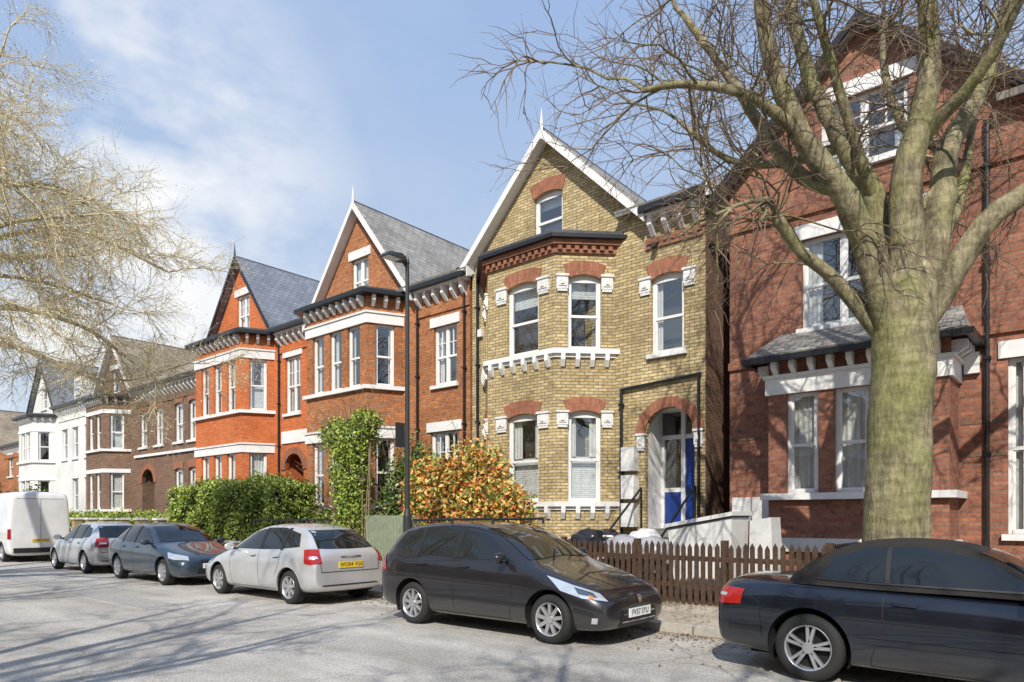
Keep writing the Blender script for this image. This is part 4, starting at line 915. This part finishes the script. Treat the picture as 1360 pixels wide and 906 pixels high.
def hatch(name,X,facing,pm,L=4.18,H=1.47,plate=('WO04 VGE','platey'),R=.305,spokes=7,rack=False,slope=0,det=True,Y=7.62):
    k=L/4.18; h=H/1.47
    st=[(0.00,.30,.50,.58,.60,.48),(0.05,.20,.56,.66,.73,.58),(0.30,.17,.66,.75,.82,.66),(0.75,.17,.78,.87,.845,.68),(1.05,.17,.87,.95,.85,.68),(1.22,.17,.90,1.0,.85,.67),
    (1.62,.17,.91,1.24,.85,.62),(2.0,.17,.92,1.40,.85,.59),(2.4,.17,.93,1.46,.85,.575),(2.95,.17,.94,1.465,.85,.57),(3.4,.18,.95,1.42-slope*.5,.85,.56),(3.72,.20,.96,1.35-slope,.84,.54),(3.98,.22,.95,1.10,.82,.58),(4.10,.24,.90,1.0,.79,.62),(4.16,.27,.80,.90,.76,.62),(4.18,.33,.70,.80,.70,.56)]
    st=[(a*k,b,c_*h,d*h,e_,f) for a,b,c_,d,e_,f in st]
    c=Car(name,X,Y,facing,L,.85,st,pm,(.82*k,(.82+2.6)*k),R,spokes)
    S=lambda pl:[(a*k,b*h) for a,b in pl]
    c.panel('side_windows','cglass',S([(1.46,.99),(2.02,1.30),(2.5,1.375),(3.0,1.375),(3.5,1.27-slope*.4)]),S([(1.40,.96),(2.0,.965),(2.5,.97),(3.0,.985),(3.66,1.04)]),rows=8)
    for x,w_ in ((2.42,.05),(3.15,.045)): c.panel('pillar','trimb',S([(x-w_,1.37),(x+w_,1.37)]),S([(x-w_*.8,.97),(x+w_*.8,.97)]),off=.010,rows=8)
    c.panel('windscreen','cglass',[(-.52,1.35*h),(0,1.38*h),(.52,1.35*h)],[(-.66,.99*h),(0,1.02*h),(.66,.99*h)],'front',.008,8,6)
    c.panel('rear_window','cglass',[(-.50,1.33*h-slope*.6),(0,1.34*h-slope*.6),(.50,1.33*h-slope*.6)],[(-.60,1.01*h),(0,1.0*h),(.60,1.01*h)],'rear',.008)
    if det:
        doors(c,1.34*k,2.42*k,3.15*k,.95,.2,3.42*k); handles(c,(2.22*k,3.02*k),.85,pm)
    c.panel('tail_light','red',[(4.16,.68,1.0*h),(4.02,.78,1.0*h),(3.9,.80,.99*h)],[(4.18,.62,.76*h),(4.05,.8,.74*h),(3.95,.83,.76*h)],'diag',.01,4,4,dirv=(-1,.8,0))
    c.panel('tail_light_lens','headl',[(4.14,.70,.88*h),(4.05,.79,.88*h)],[(4.16,.68,.84*h),(4.06,.8,.83*h)],'diag',.014,2,3,dirv=(-1,.8,0))
    c.panel('headlight','headl',[(.14,.55,.68),(.4,.76,.74),(.6,.82,.78)],[(.08,.52,.58),(.3,.76,.60),(.5,.82,.64)],'diag',.008,4,4,dirv=(1,.9,.2))
    c.panel('grille','trimb',[(-.35,.42),(.35,.42)],[(-.4,.28),(.4,.28)],'front',.006); c.panel('grille','trimb',[(-.3,.60),(.3,.60)],[(-.3,.54),(.3,.54)],'front',.006)
    c.line([(-.6,.36),(.6,.36)],'rear',.012,'trimb',.008,name='bumper_strip'); c.line([(-.62,.60),(.62,.60)],'rear',.007); c.line([(-.62,.60),(-.66,.9)],'rear',.005); c.line([(.62,.60),(.66,.9)],'rear',.005)
    c.line([(-.22,.86*h),(.22,.86*h)],'rear',.015,'chrome',.012,name='tailgate_handle')
    c.plate(plate[0],.72 if plate[1]=='platey' else .45,True,'platey'); c.plate(plate[0],.46,False,'platew'); c.mirror(1.5*k,1.0*h,pm)
    q=P()
    if rack:
        for x in (.25,-.55):
            q.cyl((x,-.62,1.52),(x,.62,1.52),.018,n=6)
            for sd in (1,-1): q.cyl((x,.58*sd,1.42),(x,.6*sd,1.53),.022,n=6)
    q.cyl((-L/2+.55,0,1.38*h),(-L/2+.35,0,1.58*h),.006,n=5)
    mkobj('roof_bars' if rack else 'aerial',q.v,q.f,M['trimb'],c.e)
    return c
silver=paint('silver_metallic',(.70,.70,.70),.55,.32); blue=paint('slate_blue_metallic',(.045,.07,.10),.5,.28)
hatch('silver_hatchback',-12.42,-1,silver,rack=True)
hatch('blue_hatchback',-17.65,1,blue,4.25,1.45,('LD56 KXA','platew'),slope=.08)
hatch('silver_hatchback',-22.65,-1,silver,3.9,1.45,('KR03 FDO','platey'))
dk=paint('dark_blue_metallic',(.014,.019,.03),.4,.22)
BS=[(0,.25,.48,.56,.64,.5),(.06,.19,.54,.64,.79,.62),(.4,.16,.66,.75,.86,.7),(.9,.16,.76,.85,.875,.72),(1.45,.16,.83,.91,.878,.72),(2.2,.16,.86,.92,.878,.74),(3.0,.16,.88,.94,.878,.74),(3.6,.17,.90,.97,.87,.72),(4.05,.2,.90,.985,.85,.68),(4.34,.22,.88,.975,.82,.64),(4.44,.25,.78,.92,.78,.60),(4.49,.32,.66,.74,.72,.56)]
TP=[(1.42,.86,.89,.92,.76,.66),(1.55,.86,.90,.97,.77,.66),(1.95,.86,.91,1.22,.78,.62),(2.25,.86,.92,1.345,.78,.60),(2.65,.86,.92,1.385,.78,.59),(3.1,.86,.93,1.37,.78,.58),(3.42,.86,.94,1.27,.77,.57),(3.68,.86,.95,1.08,.76,.60),(3.80,.86,.93,.98,.72,.60)]
c=Car('dark_convertible_car',-.78,7.68,1,4.42,.878,BS[:-1]+[(4.46,.32,.66,.74,.72,.56)],dk,(.78,3.505),.325,-5,top=TP)
c.panel('side_windows','cglass',[(1.80,1.02),(2.1,1.21),(2.6,1.31),(3.0,1.30),(3.32,1.2)],[(1.66,.965),(2.1,.97),(2.6,.975),(3.0,.985),(3.42,1.0)],rows=8,ontop=True,off=.008)
c.panel('window_seal','trimb',[(2.82,1.30),(2.86,1.30)],[(2.82,.97),(2.86,.97)],off=.014,ontop=True)
c.line([(1.66,.957),(2.2,.962),(3.0,.972),(3.46,.99)],wd=.008,m='trimb',off=.012,ontop=True,name='waist_trim')
c.panel('windscreen','cglass',[(-.5,1.27),(0,1.29),(.5,1.27)],[(-.64,.97),(0,.99),(.64,.97)],'front',.008,8,6,ontop=True)
c.panel('rear_window','cglass',[(-.4,1.25),(0,1.26),(.4,1.25)],[(-.5,1.08),(0,1.08),(.5,1.08)],'rear',.008,ontop=True)
c.line([(1.55,.88),(1.57,.5),(1.62,.22)]); c.line([(2.85,.90),(2.85,.55),(2.95,.3),(2.95,.22)]); c.line([(1.62,.22),(2.95,.22)])
handles(c,(2.68,),.80,dk); c.line([(1.25,.46),(3.08,.46)],wd=.024,m=dk,off=.014,name='rubbing_strip'); c.line([(3.95,.47),(4.3,.47)],wd=.02,m='trimb',off=.014,name='rubbing_strip')
c.line([(3.95,.40),(3.98,.74),(4.12,.80)],wd=.004)
c.panel('tail_light','red',[(4.44,.5,.86),(4.34,.74,.86),(4.16,.83,.85)],[(4.46,.5,.70),(4.38,.76,.69),(4.20,.86,.70)],'diag',.01,4,5,dirv=(-1,.9,0))
c.panel('tail_light_lens','headl',[(4.40,.66,.80),(4.3,.78,.80)],[(4.42,.66,.77),(4.31,.78,.77)],'diag',.014,2,4,dirv=(-1,.9,0))
c.plate('AK04 VLT',.62,True,'platey'); c.mirror(1.75,.98,dk)
wh=paint('white_van_paint',(.78,.78,.77),0,.35)
VS=[(0,.35,.7,.8,.75,.6),(.08,.25,.8,.95,.88,.7),(.5,.22,1.0,1.15,.94,.8),(.9,.22,1.15,1.3,.95,.8),(1.3,.22,1.2,1.8,.95,.78),(1.7,.22,1.25,2.25,.95,.80),(2.1,.22,1.3,2.42,.95,.82),(3.4,.22,1.3,2.46,.95,.83),(4.6,.22,1.3,2.46,.95,.83),(4.9,.22,1.3,2.44,.95,.83),(4.97,.24,1.3,2.36,.93,.80),(5.0,.3,1.3,2.2,.88,.76)]
c=Car('white_van',-30.55,7.6,-1,5.0,.95,VS,wh,(.95,4.1),.33,6)
c.panel('windscreen','cglass',[(-.6,2.1),(.6,2.1)],[(-.75,1.4),(.75,1.4)],'front',.008,8,6)
c.panel('side_windows','cglass',[(1.55,1.9),(2.2,1.95)],[(1.3,1.3),(2.2,1.3)]); c.line([(2.3,2.0),(2.3,.4)]); c.line([(3.5,2.2),(3.5,.4)])
c.line([(0,2.2),(0,.5)],'rear',.006); c.line([(-.7,2.2),(.7,2.2)],'rear',.006)
c.panel('tail_light','red',[(4.97,.86,1.15),(4.9,.94,1.15)],[(4.97,.86,.8),(4.9,.94,.8)],'diag',.01,4,3,dirv=(-1,.7,0))
c.panel('bumper','trimb',[(-.8,.5),(0,.5),(.8,.5)],[(-.8,.33),(0,.33),(.8,.33)],'rear',.03); c.plate('LK55 TZN',.75,True,'platey')
# ------------------------------------------------------------------ camera, light, world
cam=bpy.data.cameras.new('camera'); co=bpy.data.objects.new('camera',cam); COL.objects.link(co); SC.camera=co
cam.lens=24; cam.sensor_width=36; cam.shift_y=.171; cam.shift_x=-.004; cam.clip_end=3000; cam.clip_start=.05
co.location=(0,0,1.6); co.rotation_euler=(math.radians(90),0,math.radians(40))
el=math.radians(40); az=Vector((.55,-1,0)).normalized(); Sd=Vector((az.x*math.cos(el),az.y*math.cos(el),math.sin(el)))
sl=bpy.data.lights.new('sun','SUN'); sl.energy=5.0; sl.angle=math.radians(.5); sl.color=(1,.945,.85)
so=bpy.data.objects.new('sun',sl); COL.objects.link(so); so.rotation_euler=Sd.to_track_quat('Z','Y').to_euler(); so.location=(5,-20,30)
w=bpy.data.worlds.new('World'); SC.world=w; w.use_nodes=True; nt=w.node_tree; bg=nt.nodes['Background']
sky=nt.nodes.new('ShaderNodeTexSky'); sky.sky_type='NISHITA'; sky.sun_disc=False; sky.sun_elevation=el; sky.sun_rotation=math.atan2(az.x,az.y)
sky.air_density=1.0; sky.dust_density=1.0; sky.ozone_density=1
tc=nt.nodes.new('ShaderNodeTexCoord').outputs['Generated']
mp=nt.nodes.new('ShaderNodeMapping'); mp.inputs['Scale'].default_value=(1,1,2.0); nt.links.new(tc,mp.inputs[0])
n1=noise(nt,mp.outputs[0],3.2,5,.6)
dt=nt.nodes.new('ShaderNodeVectorMath'); dt.operation='DOT_PRODUCT'; dt.inputs[1].default_value=Vector((-.95,.20,.30)).normalized(); nt.links.new(tc,dt.inputs[0])
side=ramp(nt,dt.outputs['Value'],.90,.99)
mm=nt.nodes.new('ShaderNodeMath'); mm.operation='MULTIPLY'; nt.links.new(ramp(nt,n1,.40,.58),mm.inputs[0]); nt.links.new(side,mm.inputs[1])
sp=nt.nodes.new('ShaderNodeSeparateXYZ'); nt.links.new(tc,sp.inputs[0])
grad=ramp(nt,sp.outputs[2],0,.7,(.76,.85,.94),(.36,.54,.90))
gs=mixrgb(nt,1.0,grad,(7.6,7.6,7.6),'MULTIPLY')
hz=mixrgb(nt,.84,sky.outputs[0],gs)
wisp=ramp(nt,n1,.5,.8,(0,0,0),(.16,.16,.16))
hz=mixrgb(nt,wisp,hz,(7.4,7.5,7.6))
c_=mixrgb(nt,mm.outputs[0],hz,(8.2,8.2,8.2)); nt.links.new(c_,bg.inputs[0]); bg.inputs[1].default_value=.125
SC.view_settings.view_transform='Standard'; SC.view_settings.look='None'; SC.view_settings.exposure=0
